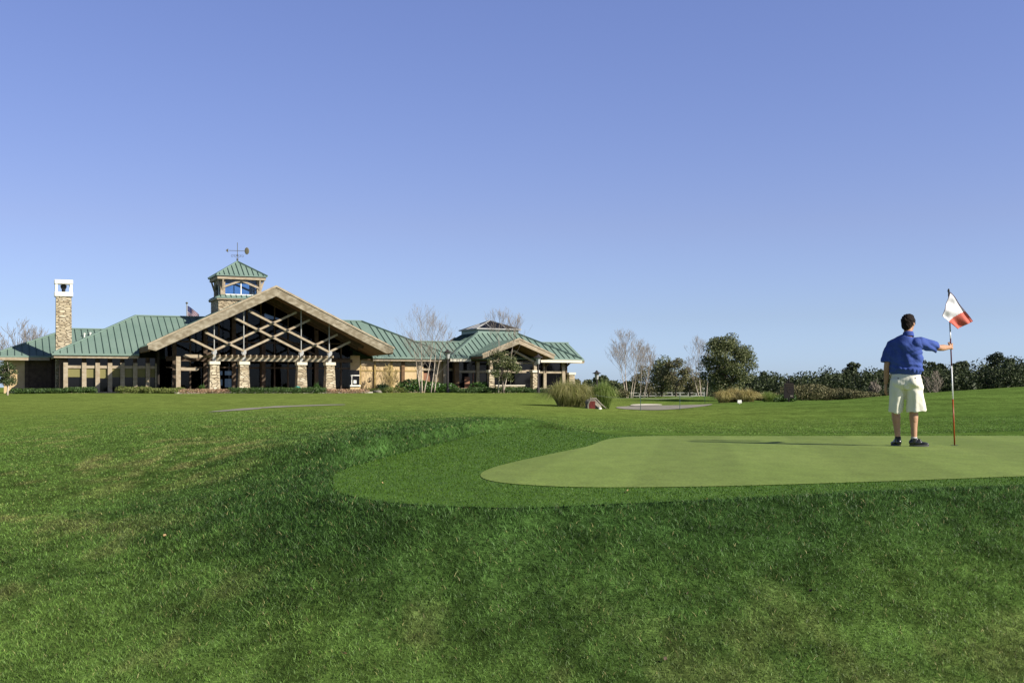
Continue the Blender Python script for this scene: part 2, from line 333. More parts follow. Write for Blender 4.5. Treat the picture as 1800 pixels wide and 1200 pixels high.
# grass colours at a place (linear)
def grass_col(x, y):
    r = np.hypot(x, y); n1 = fbm(x * 0.9 + 5, y * 0.9 + 9, 4); n2 = fbm(x * 0.25 + 40, y * 0.22 + 3, 4); n3 = fbm(x * 2.6, y * 1.8 + 70, 4)
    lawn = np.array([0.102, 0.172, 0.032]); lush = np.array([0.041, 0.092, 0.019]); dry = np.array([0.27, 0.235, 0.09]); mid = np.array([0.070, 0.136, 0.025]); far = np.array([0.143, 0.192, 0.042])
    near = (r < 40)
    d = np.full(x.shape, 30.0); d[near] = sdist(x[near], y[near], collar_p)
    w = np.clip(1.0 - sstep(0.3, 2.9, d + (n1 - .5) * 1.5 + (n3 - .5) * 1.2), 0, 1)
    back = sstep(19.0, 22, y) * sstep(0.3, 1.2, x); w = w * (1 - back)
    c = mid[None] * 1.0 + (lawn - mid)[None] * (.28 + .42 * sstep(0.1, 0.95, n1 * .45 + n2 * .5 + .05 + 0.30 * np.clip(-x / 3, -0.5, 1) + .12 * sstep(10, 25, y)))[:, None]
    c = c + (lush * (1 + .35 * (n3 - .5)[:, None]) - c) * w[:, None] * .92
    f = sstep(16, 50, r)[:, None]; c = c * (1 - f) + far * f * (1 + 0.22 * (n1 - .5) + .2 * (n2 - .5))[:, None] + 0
    # dry, yellowed patches
    dm = sstep(0.58, 0.74, fbm(x * 2.1 + 90, y * 1.0 + 20, 4)) * (1 - w) * 0.42 * (1 - sstep(14, 40, r)) * np.clip(.55 - x / 12, .15, 1)
    dm = np.maximum(dm, 0.55 * np.exp(-(((x + 3.9) / 1.0) ** 2 + ((y - 14.5) / 2.6) ** 2)) * sstep(0.46, 0.70, n3))
    c = c + (dry - c) * dm[:, None]
    # mowing bands on the slope behind the green and dark divot patches
    st = np.sin(y * 1.15 + 0.25 * x + 1.3 * (n2 - .5)); rt = sstep(4, 10, x) * sstep(19, 24, y) * (1 - sstep(55, 75, y))
    c = c * (1 + 0.08 * st * rt)[:, None] * (1 - (sstep(5, 15, x) * sstep(19, 24, y))[:, None] * np.array([[.32, .18, .2]]))
    n6 = fbm(x * 7 + 11, y * 5 + 3, 3); c = c * (1 + (0.22 * (n3 - .5) + 1.0 * (n6 - .5)) * (1 - sstep(14, 34, r)))[:, None]
    return np.clip(c, 0.004, 1)

def attr(me, name, cols):
    a = me.color_attributes.new(name, 'FLOAT_COLOR', 'POINT'); a.data.foreach_set('color', np.concatenate([cols, np.ones((len(cols), 1))], 1).astype(np.float32).ravel())

def ground_mat():
    m = mat('turf', (0.1, 0.15, 0.05), 0.95, spec=0.0); nt = m.node_tree; N = nt.nodes; L = nt.links; b = N['Principled BSDF']
    at_ = N.new('ShaderNodeAttribute'); at_.attribute_name = 'Col'
    tc = N.new('ShaderNodeTexCoord'); prev = at_.outputs['Color']
    for sc, amt, st in ((2.2, 0.30, (1, .45, 1)), (14, 0.45, (1, .6, 1)), (60, 0.5, (1, 1, 1))):
        mp = N.new('ShaderNodeMapping'); mp.inputs['Scale'].default_value = st; L.new(tc.outputs['Object'], mp.inputs[0])
        n = N.new('ShaderNodeTexNoise'); n.inputs['Scale'].default_value = sc; n.inputs['Detail'].default_value = 4; L.new(mp.outputs[0], n.inputs['Vector'])
        mr = N.new('ShaderNodeMapRange'); mr.inputs['From Min'].default_value = .25; mr.inputs['From Max'].default_value = .75
        mr.inputs['To Min'].default_value = 1 - amt; mr.inputs['To Max'].default_value = 1 + amt; L.new(n.outputs['Fac'], mr.inputs['Value'])
        vm = N.new('ShaderNodeVectorMath'); vm.operation = 'SCALE'; L.new(prev, vm.inputs[0]); L.new(mr.outputs[0], vm.inputs['Scale']); prev = vm.outputs[0]
    L.new(prev, b.inputs['Base Color'])
    n = N.new('ShaderNodeTexNoise'); n.inputs['Scale'].default_value = 9; n.inputs['Detail'].default_value = 8; L.new(tc.outputs['Object'], n.inputs['Vector'])
    bp = N.new('ShaderNodeBump'); bp.inputs['Strength'].default_value = 0.6; bp.inputs['Distance'].default_value = 0.05; L.new(n.outputs['Fac'], bp.inputs['Height']); L.new(bp.outputs[0], b.inputs['Normal'])
    return m

# ground sheet: polar grid, fine ahead
th = np.concatenate([np.linspace(-PI, -0.75, 60, endpoint=False), np.linspace(-0.75, 0.75, 420, endpoint=False), np.linspace(0.75, PI, 60, endpoint=False)])
rr = np.concatenate([[0.3, 1, 2, 3], np.exp(np.linspace(math.log(3.6), math.log(220), 300)), np.exp(np.linspace(math.log(240), math.log(6000), 22))])
TT, RR = np.meshgrid(th, rr); gx = (RR * np.sin(TT)).ravel(); gy = (RR * np.cos(TT)).ravel(); gz = terrain(gx, gy)
nt_, nr_ = len(th), len(rr); ii, jj = np.meshgrid(np.arange(nr_ - 1), np.arange(nt_), indexing='ij'); ii = ii.ravel(); jj = jj.ravel(); j2 = (jj + 1) % nt_
GF = np.stack([ii * nt_ + jj, (ii + 1) * nt_ + jj, (ii + 1) * nt_ + j2, ii * nt_ + j2], 1)[:, ::-1]
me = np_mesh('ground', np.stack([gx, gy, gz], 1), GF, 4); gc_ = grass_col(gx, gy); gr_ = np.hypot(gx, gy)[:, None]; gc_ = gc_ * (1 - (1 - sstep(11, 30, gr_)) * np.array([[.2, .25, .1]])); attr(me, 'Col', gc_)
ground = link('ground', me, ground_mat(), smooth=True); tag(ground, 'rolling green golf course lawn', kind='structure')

def sheet(name, poly, z, m, zfun=None, label=None):
    bm = bmesh.new(); vs = [bm.verts.new((p[0], p[1], z)) for p in poly]; es = [bm.edges.new((vs[i], vs[(i + 1) % len(vs)])) for i in range(len(vs))]
    bmesh.ops.triangle_fill(bm, edges=es, use_beauty=True)
    if zfun:
        for _ in range(3): bmesh.ops.subdivide_edges(bm, edges=[e for e in bm.edges if e.calc_length() > 0.7], cuts=1, use_grid_fill=False); bmesh.ops.triangulate(bm, faces=bm.faces)
        zz = terrain(np.array([v.co.x for v in bm.verts]), np.array([v.co.y for v in bm.verts]))
        for v, q in zip(bm.verts, zz): v.co.z = q + zfun
    bmesh.ops.recalc_face_normals(bm, faces=bm.faces)
    if sum(f.normal.z for f in bm.faces) < 0: bmesh.ops.reverse_faces(bm, faces=bm.faces)
    me = bpy.data.meshes.new(name); bm.to_mesh(me); bm.free(); o = link(name, me, m); return tag(o, label, kind='structure')

def turf_mat(name, c1, c2, stripe=0.0, fine=120, fa=.25):
    m = mat(name, c1, 0.9, var=c2, scale=0.7, stretch=(1.4, .5, 1), spec=0.15); nt = m.node_tree; N = nt.nodes; L = nt.links; b = N['Principled BSDF']
    prev = b.inputs['Base Color'].links[0].from_socket; tc = N['Texture Coordinate']
    n = N.new('ShaderNodeTexNoise'); n.inputs['Scale'].default_value = fine; n.inputs['Detail'].default_value = 3; mp = N.new('ShaderNodeMapping'); mp.inputs['Scale'].default_value = (1, .5, 1)
    L.new(tc.outputs['Object'], mp.inputs[0]); L.new(mp.outputs[0], n.inputs['Vector'])
    n5 = N.new('ShaderNodeTexNoise'); n5.inputs['Scale'].default_value = fine / 10; n5.inputs['Detail'].default_value = 4; L.new(mp.outputs[0], n5.inputs['Vector'])
    for src, amt in ((n.outputs['Fac'], fa), (n5.outputs['Fac'], fa * .55)):
        mr = N.new('ShaderNodeMapRange'); mr.inputs['From Min'].default_value = .3; mr.inputs['From Max'].default_value = .7; mr.inputs['To Min'].default_value = 1 - amt; mr.inputs['To Max'].default_value = 1 + amt; L.new(src, mr.inputs['Value'])
        vm = N.new('ShaderNodeVectorMath'); vm.operation = 'SCALE'; L.new(prev, vm.inputs[0]); L.new(mr.outputs[0], vm.inputs['Scale']); prev = vm.outputs[0]
    if stripe:
        w = N.new('ShaderNodeTexWave'); w.bands_direction = 'X'; w.wave_profile = 'SIN'; w.inputs['Scale'].default_value = 0.16; w.inputs['Distortion'].default_value = .35; w.inputs['Detail'].default_value = 1
        mp2 = N.new('ShaderNodeMapping'); mp2.inputs['Rotation'].default_value = (0, 0, R(9)); L.new(tc.outputs['Object'], mp2.inputs[0]); L.new(mp2.outputs[0], w.inputs['Vector'])
        cr = N.new('ShaderNodeValToRGB'); cr.color_ramp.elements[0].position = .42; cr.color_ramp.elements[1].position = .58; L.new(w.outputs['Fac'], cr.inputs[0])
        mr = N.new('ShaderNodeMapRange'); mr.inputs['To Min'].default_value = 1 - stripe; mr.inputs['To Max'].default_value = 1 + stripe; L.new(cr.outputs[0], mr.inputs['Value'])
        vm = N.new('ShaderNodeVectorMath'); vm.operation = 'SCALE'; L.new(prev, vm.inputs[0]); L.new(mr.outputs[0], vm.inputs['Scale']); prev = vm.outputs[0]
    L.new(prev, b.inputs['Base Color']); return m
sheet('collar_turf', collar_p, 0.0, turf_mat('collar_turf', (0.052, 0.112, 0.011), (0.064, 0.13, 0.015), fine=70, fa=.4), label='short cut collar of turf around the putting green')
sheet('putting_green', green_p, 0.005, turf_mat('green_turf', (0.152, 0.210, 0.045), (0.172, 0.230, 0.053), stripe=0.06, fine=45, fa=.2), label='smooth pale putting green with faint mowing stripes')

def px_sheet(name, pts, off, m, label):
    P = spline([hit(*p)[:2] for p in pts], 5); return sheet(name, P, 0, m, off, label)
px_sheet('cart_path', [(368, 724.5), (415, 719), (480, 714.5), (545, 712), (600, 711), (604, 712), (560, 713.6), (500, 716), (440, 720.5)], 0.014, M['path'], 'grey concrete cart path curving over the lawn')
px_sheet('cart_path', [(1083, 716.5), (1120, 713.5), (1165, 713), (1215, 712), (1248, 710.5), (1246, 713), (1200, 718.5), (1150, 721), (1110, 720)], 0.02, M['path'], 'grey paved path below the mound')
px_sheet('bunker_sand', [(1112, 712.2), (1135, 711.2), (1163, 712), (1160, 713.2), (1115, 713.6)], 0.045, M['sand'], 'pale sand strip at the mound foot')

# ------------------------------------------------------------------ grass blades
def blade_mat(name, lo_, hi_):
    m = mat(name, (0.1, 0.2, 0.05), 0.5, spec=0.22); nt = m.node_tree; N = nt.nodes; L = nt.links; b = N['Principled BSDF']; out = N['Material Output']
    a = N.new('ShaderNodeAttribute'); a.attribute_name = 'Col'; g = N.new('ShaderNodeNewGeometry')
    mr = N.new('ShaderNodeMapRange'); mr.inputs['To Min'].default_value = lo_; mr.inputs['To Max'].default_value = hi_; L.new(g.outputs['Random Per Island'], mr.inputs['Value'])
    vm = N.new('ShaderNodeVectorMath'); vm.operation = 'SCALE'; L.new(a.outputs['Color'], vm.inputs[0]); L.new(mr.outputs[0], vm.inputs['Scale']); L.new(vm.outputs[0], b.inputs['Base Color'])
    t = N.new('ShaderNodeBsdfTranslucent'); ms = N.new('ShaderNodeMixShader'); ms.inputs[0].default_value = .28; L.new(vm.outputs[0], t.inputs['Color'])
    L.new(b.outputs[0], ms.inputs[1]); L.new(t.outputs[0], ms.inputs[2]); L.new(ms.outputs[0], out.inputs['Surface']); return m
def blades(name, x, y, z, h, w, cols, label, lean=0.55, bm=None):
    n = len(x); a = rng.random(n) * 2 * PI; la = rng.random(n) * 2 * PI; ln = h * lean * (0.4 + rng.random(n))
    sx, sy = np.cos(a) * w / 2, np.sin(a) * w / 2; lx, ly = np.cos(la) * ln, np.sin(la) * ln
    V = np.zeros((n, 5, 3)); V[:, 0] = np.stack([x - sx, y - sy, z], 1); V[:, 1] = np.stack([x + sx, y + sy, z], 1)
    V[:, 2] = np.stack([x - sx * .8 + lx * .35, y - sy * .8 + ly * .35, z + h * .55], 1); V[:, 3] = np.stack([x + sx * .8 + lx * .35, y + sy * .8 + ly * .35, z + h * .55], 1)
    V[:, 4] = np.stack([x + lx, y + ly, z + h * (0.95 - .15 * rng.random(n))], 1)
    o = np.arange(n)[:, None] * 5; F = np.concatenate([o + np.array([[0, 1, 3]]), o + np.array([[0, 3, 2]]), o + np.array([[2, 3, 4]])], 0)
    me = np_mesh(name, V.reshape(-1, 3), F, 3); attr(me, 'Col', np.repeat(cols, 5, 0)); o = link(name, me, bm or BM); return tag(o, label, kind='stuff')
BM = blade_mat('grass_blades', .45, 1.95)
BM2 = blade_mat('collar_blades', .8, 1.35)
NB = 620000
yy = 4.3 * (34 / 4.3) ** rng.random(NB); xx = (rng.random(NB) * 2 - 1) * .56 * yy
d = sdist(xx, yy, collar_p); back = (yy > 18.9) & (xx > 1.6) & (yy < 23); keep = (d > 0.0) & ~back; xx, yy, d = xx[keep], yy[keep], d[keep]
lushw = (1 - sstep(.4, 2.4, d + (fbm(xx * .9, yy * .9) - .5) * 2)) * (1 - sstep(20, 24, yy)); lawnf = sstep(15, 30, yy)
hh = (0.023 + 0.014 * lushw + 0.022 * (1 - sstep(.0, .35, d)) * sstep(10.5, 12.5, yy) * (xx < 1.2)) * (1 - .45 * lawnf) * (0.6 + .8 * rng.random(len(xx))) * (0.68 + .22 * fbm(xx * 1.7, yy * 1.7) + .6 * (fbm(xx * 11, yy * 9, 2) - .3)); ww = np.maximum(0.0030, 0.00056 * yy) * (.7 + .6 * rng.random(len(xx)))
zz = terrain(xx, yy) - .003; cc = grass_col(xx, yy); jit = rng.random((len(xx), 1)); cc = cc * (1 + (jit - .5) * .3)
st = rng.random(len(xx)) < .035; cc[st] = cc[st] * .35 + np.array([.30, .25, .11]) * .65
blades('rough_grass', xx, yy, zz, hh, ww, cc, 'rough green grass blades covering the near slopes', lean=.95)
NB = 170000
yy = 7.5 * (23 / 7.5) ** rng.random(NB); xx = -1.8 + rng.random(NB) * 11.0; dc = sdist(xx, yy, collar_p); dg = sdist(xx, yy, green_p)
keep = (dc < 0.03) & (dg + (fbm(xx * 9, yy * 9, 2) - .5) * .05 > 0.0) & (np.abs(xx) < .6 * yy) & (rng.random(NB) < np.clip(14 / yy, 0, 1)); xx, yy, dc = xx[keep], yy[keep], dc[keep]
n1 = fbm(xx * 1.5, yy * 1.2); base = np.array([0.045, 0.106, 0.006])[None] + n1[:, None] * np.array([0.036, 0.045, 0.010])[None]
blades('collar_grass', xx, yy, np.zeros(len(xx)), 0.013 * (.6 + .8 * rng.random(len(xx))), np.maximum(.0028, .0006 * yy), base * (1 + (rng.random((len(xx), 1)) - .5) * .2), 'short cut grass blades of the collar', bm=BM2)

# ------------------------------------------------------------------ foliage helpers
def leaves(centers, radii, n, size, asp=0.6, shell=0.0, up=0.0):
    """n small quads spread through blobs: centers (k,3), radii (k,3)"""
    centers = np.atleast_2d(np.asarray(centers, float)); radii = np.atleast_2d(np.asarray(radii, float)); k = len(centers)
    vol = radii.prod(1) ** (2 / 3); idx = rng.choice(k, n, p=vol / vol.sum()); dr = rng.normal(size=(n, 3)); dr /= np.linalg.norm(dr, axis=1)[:, None]
    rad = (shell + (1 - shell) * rng.random(n) ** .45)[:, None]; c = centers[idx] + dr * rad * radii[idx]
    nrm = rng.normal(size=(n, 3)) + dr * .9 + np.array([0, 0, up]); nrm /= np.linalg.norm(nrm, axis=1)[:, None]
    t = np.cross(nrm, rng.normal(size=(n, 3))); t /= np.linalg.norm(t, axis=1)[:, None]; b = np.cross(nrm, t)
    s = (size * (.6 + .8 * rng.random(n)))[:, None]; V = np.stack([c - t * s / 2, c + b * s * asp / 2, c + t * s / 2, c - b * s * asp / 2], 1)
    return V.reshape(-1, 3), np.arange(n * 4).reshape(n, 4)
def leaf_obj(name, m, centers, radii, n, size, parent=None, **k):
    V, F = leaves(centers, radii, n, size, **k); me = np_mesh(name, V, F, 4); return link(name, me, m, parent)
def branch(mb, p, d, L, r, depth, rnd, spread=.5, upb=.15, kids=(3, 5), tips=None, seg=3, minr=.006, nside=5):
    pts = [Vector(p)]; rad = [r]; d = Vector(d).normalized(); q = Vector(p)
    for i in range(seg):
        d = (d + Vector((rnd.uniform(-1, 1), rnd.uniform(-1, 1), rnd.uniform(-.6, 1))) * .13 + Vector((0, 0, upb * .3))).normalized()
        q = q + d * (L / seg); pts.append(q.copy()); rad.append(max(minr, r * (1 - .62 * (i + 1) / seg)))
    mb.tube(pts, rad, nside if depth > 1 else 3, cap=False)
    if depth == 0:
        if tips is not None: tips.append(q.copy())
        return
    for k in range(rnd.randint(*kids)):
        t = rnd.uniform(.3, 1.0) if k else 1.0; i = min(int(t * seg), seg - 1); f = t * seg - i; base = pts[i].lerp(pts[i + 1], f)
        az = rnd.uniform(0, 2 * PI); side = Vector((math.cos(az), math.sin(az), 0)); nd = (d + side * spread * rnd.uniform(.7, 1.5) + Vector((0, 0, upb))).normalized()
        branch(mb, base, nd, L * rnd.uniform(.5, .75), max(minr, rad[i] * .55), depth - 1, rnd, spread, upb, kids, tips, max(2, seg - 1), minr, nside)
def bare_tree(name, loc, h, stems, seed, label, bark='birch', twig='twig', spread=.5, group=None, depth=3, minr=.008, width=1.0, cat='tree', low=.33, nl=20):
    rnd = random.Random(seed); root = empty(name, loc, label=label, cat=cat, group=group)
    for k, (dx, lean, hf) in enumerate(stems):
        H = h * hf; tr = MB(); pts = []; rad = []; q = Vector((dx, rnd.uniform(-.2, .2), -.1)); d = Vector((lean, rnd.uniform(-.08, .08), 1)).normalized(); n = 9
        for i in range(n + 1):
            pts.append(q.copy()); rad.append(max(.010, h * .0095 * (1 - .9 * i / n))); d = (d + Vector((rnd.uniform(-.05, .05), rnd.uniform(-.05, .05), .03))).normalized(); q = q + d * (H / n)
        tr.tube(pts, rad, 7); tr.build('trunk', M[bark], root, smooth=True)
        cr = MB()
        for j in range(nl):
            t = rnd.uniform(low, .98) if j > 1 else .97; i = min(int(t * n), n - 1); base = pts[i].lerp(pts[i + 1], t * n - i); az = rnd.uniform(0, 2 * PI)
            dd = Vector((math.cos(az) * .8 * width, math.sin(az) * .8 * width, .75 + .5 * t)); L = H * (.34 * (1.08 - t) + .10)
            branch(cr, base, dd, L, max(minr, rad[i] * .42), depth - 1, rnd, spread, .22, (2, 4), None, 3, minr)
        cr.build('branches', M[twig], root)
    return root
def leafy_tree(name, loc, h, w, seed, label, leafm='oak', n=9000, size=.13, base=.2, k=60, bark='bark', group=None, top=1.0, cat='tree', trunk_r=None, cl=.17, dep=None, wood=True, sparse=0.0):
    global rng
    old = rng; rng = np.random.default_rng(seed); rnd = random.Random(seed); root = empty(name, loc, label=label, cat=cat, group=group); dep = dep or w
    C = []; Rd = []; cz = h * (base + (1 - base) / 2); hz = h * (1 - base) / 2
    while len(C) < k:
        p = rng.normal(size=3); p /= np.linalg.norm(p); rr_ = .45 + .55 * rng.random() ** .6
        x, y, z = p * rr_; prof = 1.0 - .35 * max(0, z) * top - .15 * max(0, -z)
        C.append((x * w / 2 * prof * .9, y * dep / 2 * prof * .9, cz + z * hz * .93)); s = cl * w * (.6 + .8 * rng.random()) * (1 - sparse); Rd.append((s, s, s * .75))
    o = leaf_obj('crown', M[leafm], C, Rd, n, size, root, shell=.25, up=.4)
    if wood:
        tr = MB(); r0 = trunk_r or h * .022; pts = [Vector((0, 0, -.15)), Vector((rnd.uniform(-.1, .1), 0, h * base * .8)), Vector((rnd.uniform(-.2, .2), rnd.uniform(-.2, .2), h * (base + .35))), Vector((0, 0, h * .85))]
        tr.tube(pts, [r0 * 1.3, r0, r0 * .6, r0 * .15], 7)
        for i in range(min(k, 26)):
            c = Vector(C[i]); s = pts[1].lerp(pts[2], rnd.random()); mid = s.lerp(c, .5) + Vector((0, 0, -.06 * h * rnd.random())); tr.tube([s, mid, c], [r0 * .38, r0 * .22, r0 * .06], 4, cap=False)
        tr.build('trunk', M[bark], root, smooth=True)
    rng = old; return root
def hedge(name, loc, l, dpt, h, m, n, size, label, rz=0, lumps=0, group=None, cat='shrub', kind=None):
    root_loc = Vector(loc); k = max(3, int(l / (h * .9)) * 2); C = []; Rd = []
    for i in range(k):
        x = -l / 2 + l * (i + .5) / k; hz = h * (1 - lumps * rng.random()); C.append((x, rng.normal() * .1 * dpt, hz * .5)); Rd.append((l / k * 1.5, dpt / 2, hz * .52))
    V, F = leaves(C, Rd, n, size, shell=.5); V[:, 2] = np.maximum(V[:, 2], -.02); me = np_mesh(name, V, F, 4); o = link(name, me, M[m]); o.location = loc; o.rotation_euler.z = rz
    return tag(o, label, None if kind else cat, group, kind)
def tuft(name, loc, h, w, n, m, seed, label, droop=.5, bw=.02, cat='ornamental grass', group=None, cl=1):
    r = np.random.default_rng(seed); az = r.random(n) * 2 * PI; rad = (r.random(n) ** .7); out = w / 2 * rad; L = h * (1.12 - .45 * rad ** 1.3) * (.62 + .42 * r.random(n))
    bx, by = (r.random(n) - .5) * w * .30, (r.random(n) - .5) * w * .30; gc = r.integers(0, 5, n); bx += ((gc - 2) * .13 * w) * (cl > 1); by += (((gc * 2) % 5 - 2) * .08 * w) * (cl > 1); L = L * (1 - .12 * np.abs(gc - 2) * (cl > 1)); out = out * (.75 if cl > 1 else 1); S = 4; V = np.zeros((n, 2 * S + 1, 3)); sa = az + PI / 2
    for i in range(S + 1):
        t = i / S; hx = bx + np.cos(az) * out * t; hy = by + np.sin(az) * out * t; hz = L * ((1 - rad) * t + rad * np.sin(PI * t * (.60 + .36 * droop))); wd = bw * (1 - t * .8) / 2
        if i < S: V[:, 2 * i] = np.stack([hx - np.cos(sa) * wd, hy - np.sin(sa) * wd, hz], 1); V[:, 2 * i + 1] = np.stack([hx + np.cos(sa) * wd, hy + np.sin(sa) * wd, hz], 1)
        else: V[:, 2 * S] = np.stack([hx, hy, hz], 1)
    o = np.arange(n)[:, None] * (2 * S + 1); F = []
    for i in range(S - 1): F += [o + np.array([[2 * i, 2 * i + 1, 2 * i + 3]]), o + np.array([[2 * i, 2 * i + 3, 2 * i + 2]])]
    F.append(o + np.array([[2 * S - 2, 2 * S - 1, 2 * S]])); me = np_mesh(name, V.reshape(-1, 3), np.concatenate(F, 0), 3); ob = link(name, me, M[m]); ob.location = loc; return tag(ob, label, cat, group)

# ================================================================== CLUBHOUSE (local frame: x along the facade, y into the building)
G = 0.30
club = empty('clubhouse', (-19.09, 92.0, 0.0), R(24), label='low stone and timber clubhouse with green metal roofs and open trussed gable', cat='building')
def roof_face(mb, pts, thick=0.12, rib=0.55, eave=(1, 0, 0), phase=0.0):
    """sloping slab (material 0) with standing seams (material 1) running up the slope"""
    P = [Vector(p) for p in pts]; n = (P[1] - P[0]).cross(P[2] - P[1]).normalized()
    if n.z < 0: n = -n
    mb.cm = 0; mb.prism([p - Vector((0, 0, thick)) for p in P], (0, 0, thick))
    e = Vector(eave).normalized(); s = n.cross(e).normalized()
    if s.z < 0: s = -s
    Q = [(p.dot(e), p.dot(s)) for p in P]; off = P[0].dot(n); lo = min(q[0] for q in Q); hi = max(q[0] for q in Q); mb.cm = 1
    k = math.ceil((lo - phase) / rib)
    while phase + k * rib < hi:
        x = phase + k * rib; ys = []
        for i in range(len(Q)):
            (x0, y0), (x1, y1) = Q[i], Q[(i + 1) % len(Q)]
            if (x0 - x) * (x1 - x) < 0: ys.append(y0 + (y1 - y0) * (x - x0) / (x1 - x0))
        ys.sort()
        for a, b in zip(ys[::2], ys[1::2]):
            if b - a > .15: mb.bar(e * x + s * (a + .02) + n * (off + .03), e * x + s * (b - .02) + n * (off + .03), .036, .07, n)
        k += 1
    mb.cm = 0
RM = [M['roof'], M['seam']]
def ridge_cap(mb, a, b, w=.2): mb.cm = 0; mb.bar(Vector(a) + Vector((0, 0, .05)), Vector(b) + Vector((0, 0, .06)), w, .1)

# --- main hip roof, cut where the entrance gable grows out of it
rf = MB(); EZ_, RZ = 3.5, 7.05
FLc, FRc, BL, BR = (-16.5, 6, EZ_), (18, 6, EZ_), (-16.5, 20, EZ_), (18, 20, EZ_); RL, RR_ = (-9.5, 13, RZ), (11, 13, RZ)
roof_face(rf, [FLc, (-9.95, 6, EZ_), (-9.85, 7.05, 4.03), (-3.7, 13, RZ), RL])
roof_face(rf, [(9.95, 6, EZ_), FRc, RR_, (3.7, 13, RZ), (9.85, 7.05, 4.03)])
roof_face(rf, [BL, FLc, RL], eave=(0, 1, 0)); roof_face(rf, [FRc, BR, RR_], eave=(0, 1, 0)); roof_face(rf, [BR, BL, RL, RR_])
for a, b in ((FLc, RL), (FRc, RR_), (RL, (-3.4, 13, RZ)), ((3.4, 13, RZ), RR_)): ridge_cap(rf, a, b)
rf.build('roof', RM, club)
# fascia and gutter of the main roof
fa = MB(); fa.box(-16.45, -10.0, 6.02, 6.1, 3.14, 3.38); fa.box(10.0, 17.2, 6.02, 6.1, 3.14, 3.38); fa.box(-16.46, -16.38, 6.1, 19.9, 3.14, 3.38); fa.each('fascia', M['wood'], club)
gu = MB(); gu.box(-16.6, -9.95, 5.88, 6.02, 3.36, 3.52); gu.box(9.95, 17.25, 5.88, 6.02, 3.36, 3.52); gu.each('gutter', M['roof'], club)
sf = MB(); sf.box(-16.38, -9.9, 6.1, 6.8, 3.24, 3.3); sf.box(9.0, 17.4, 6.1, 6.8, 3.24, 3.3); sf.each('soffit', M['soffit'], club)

# --- entrance gable
AZ, FZ, HU = 8.86, 4.03, 9.85; sl = (AZ - FZ) / HU
gr = MB()
roof_face(gr, [(-HU, .02, FZ), (0, .02, AZ), (0, 18, AZ), (-3.6, 13, AZ - 3.6 * sl), (-HU, 7.05, FZ)], thick=.10, eave=(0, 1, 0))
roof_face(gr, [(0, .02, AZ), (HU, .02, FZ), (HU, 7.05, FZ), (3.6, 13, AZ - 3.6 * sl), (0, 18, AZ)], thick=.10, eave=(0, 1, 0))
gr.build('roof', RM, club)
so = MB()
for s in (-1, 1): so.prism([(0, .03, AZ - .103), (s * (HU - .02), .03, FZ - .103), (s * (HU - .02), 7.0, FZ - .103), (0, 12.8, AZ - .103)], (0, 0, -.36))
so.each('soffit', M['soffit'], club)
for s in (-1, 1):
    rk = MB(); rk.prism([(0.0 if s > 0 else 0.0, -.10, AZ + .02), (s * (HU + .06), -.10, FZ + .0), (s * (HU + .06), -.10, FZ - .30), (s * (HU - .52), -.10, FZ - .42), (0, -.10, AZ - .72)], (0, .12, 0)); rk.build('rake_board', M['rake'], club)
    rt = MB(); rt.prism([(0, -.16, AZ + .16), (s * (HU + .14), -.16, FZ + .12), (s * (HU + .14), -.16, FZ - .02), (0, -.16, AZ + .0)], (0, .06, 0)); rt.build('rake_trim', M['wood'], club)
    eg = MB(); eg.box(s * HU - .06 if s < 0 else HU - .0, s * HU + .0 if s < 0 else HU + .06, .03, 6.2, FZ - .42, FZ - .0); eg.build('eave_board', M['soffit'], club)
for v in (3.0, 4.6):     # roof beams under the soffit
    for s in (-1, 1):
        bmz = MB(); bmz.bar((0, v, AZ - .62), (s * 8.2, v, AZ - .62 - 8.2 * sl), .2, .34); bmz.build('rafter', M['dwood'], club)
# --- stone piers with steel posts
for u in (-4.7, -2.35, 2.35, 4.75):
    pr = MB(); pr.box(u - .44, u + .44, .76, 1.64, G, 2.62, .10, .10); p = pr.build('stone_pier', M['stone'], club)
    cp = MB(); cp.box(u - .42, u + .42, .78, 1.62, 2.62, 2.86); cp.build('cap', M['cap'], p)
    po = MB(); po.box(u - .13, u + .13, 1.07, 1.33, 2.86, 3.68, .0, .0); po.box(u - .2, u + .2, 1.12, 1.28, 3.5, 3.8); po.build('post', M['steel'], p)
# --- lattice of the truss
lat = [((4.7, 3.72), (-1.98, 6.98)), ((2.35, 3.72), (-3.1, 6.38)), ((-2.35, 3.72), (-5.45, 5.2)), ((-4.7, 3.72), (-6.55, 4.62))]
def lbeam(a, b, v):
    m = MB(); m.bar((a[0], v, a[1]), (b[0], v, b[1]), .15, .17, (0, 0, 1)); return m
for (a, b) in lat:
    lbeam(a, b, 1.12).build('lattice_beam', M['wood'], club); lbeam((-a[0], a[1]), (-b[0], b[1]), 1.30).build('lattice_beam', M['wood'], club)
for (u, z) in ((0, 4.9), (1.2, 5.47), (-1.2, 5.47), (0, 6.04), (3.53, 4.29), (-3.53, 4.29)):  # black patches added to stand in for the dark gaps at beam crossings
    k = MB(); k.box(u - .10, u + .10, .985, 1.03, z - .06, z + .06); k.build('gap_patch', M['black'], club)
for u, zt in ((-4.7, 5.7), (-2.35, 6.85), (2.35, 6.15), (4.72, 4.75)):
    zt = AZ - .5 - abs(u) * sl - .02; r = MB(); r.tube([(u, 1.2, 3.75), (u, 1.2, zt)], .045, 6); r.build('hanger_rod', M['steel'], club)
# second truss further in
for s in (-1, 1):
    lbeam((s * 4.7, 3.5), (s * 1.0, 5.3), 5.0).build('lattice_beam', M['dwood'], club)
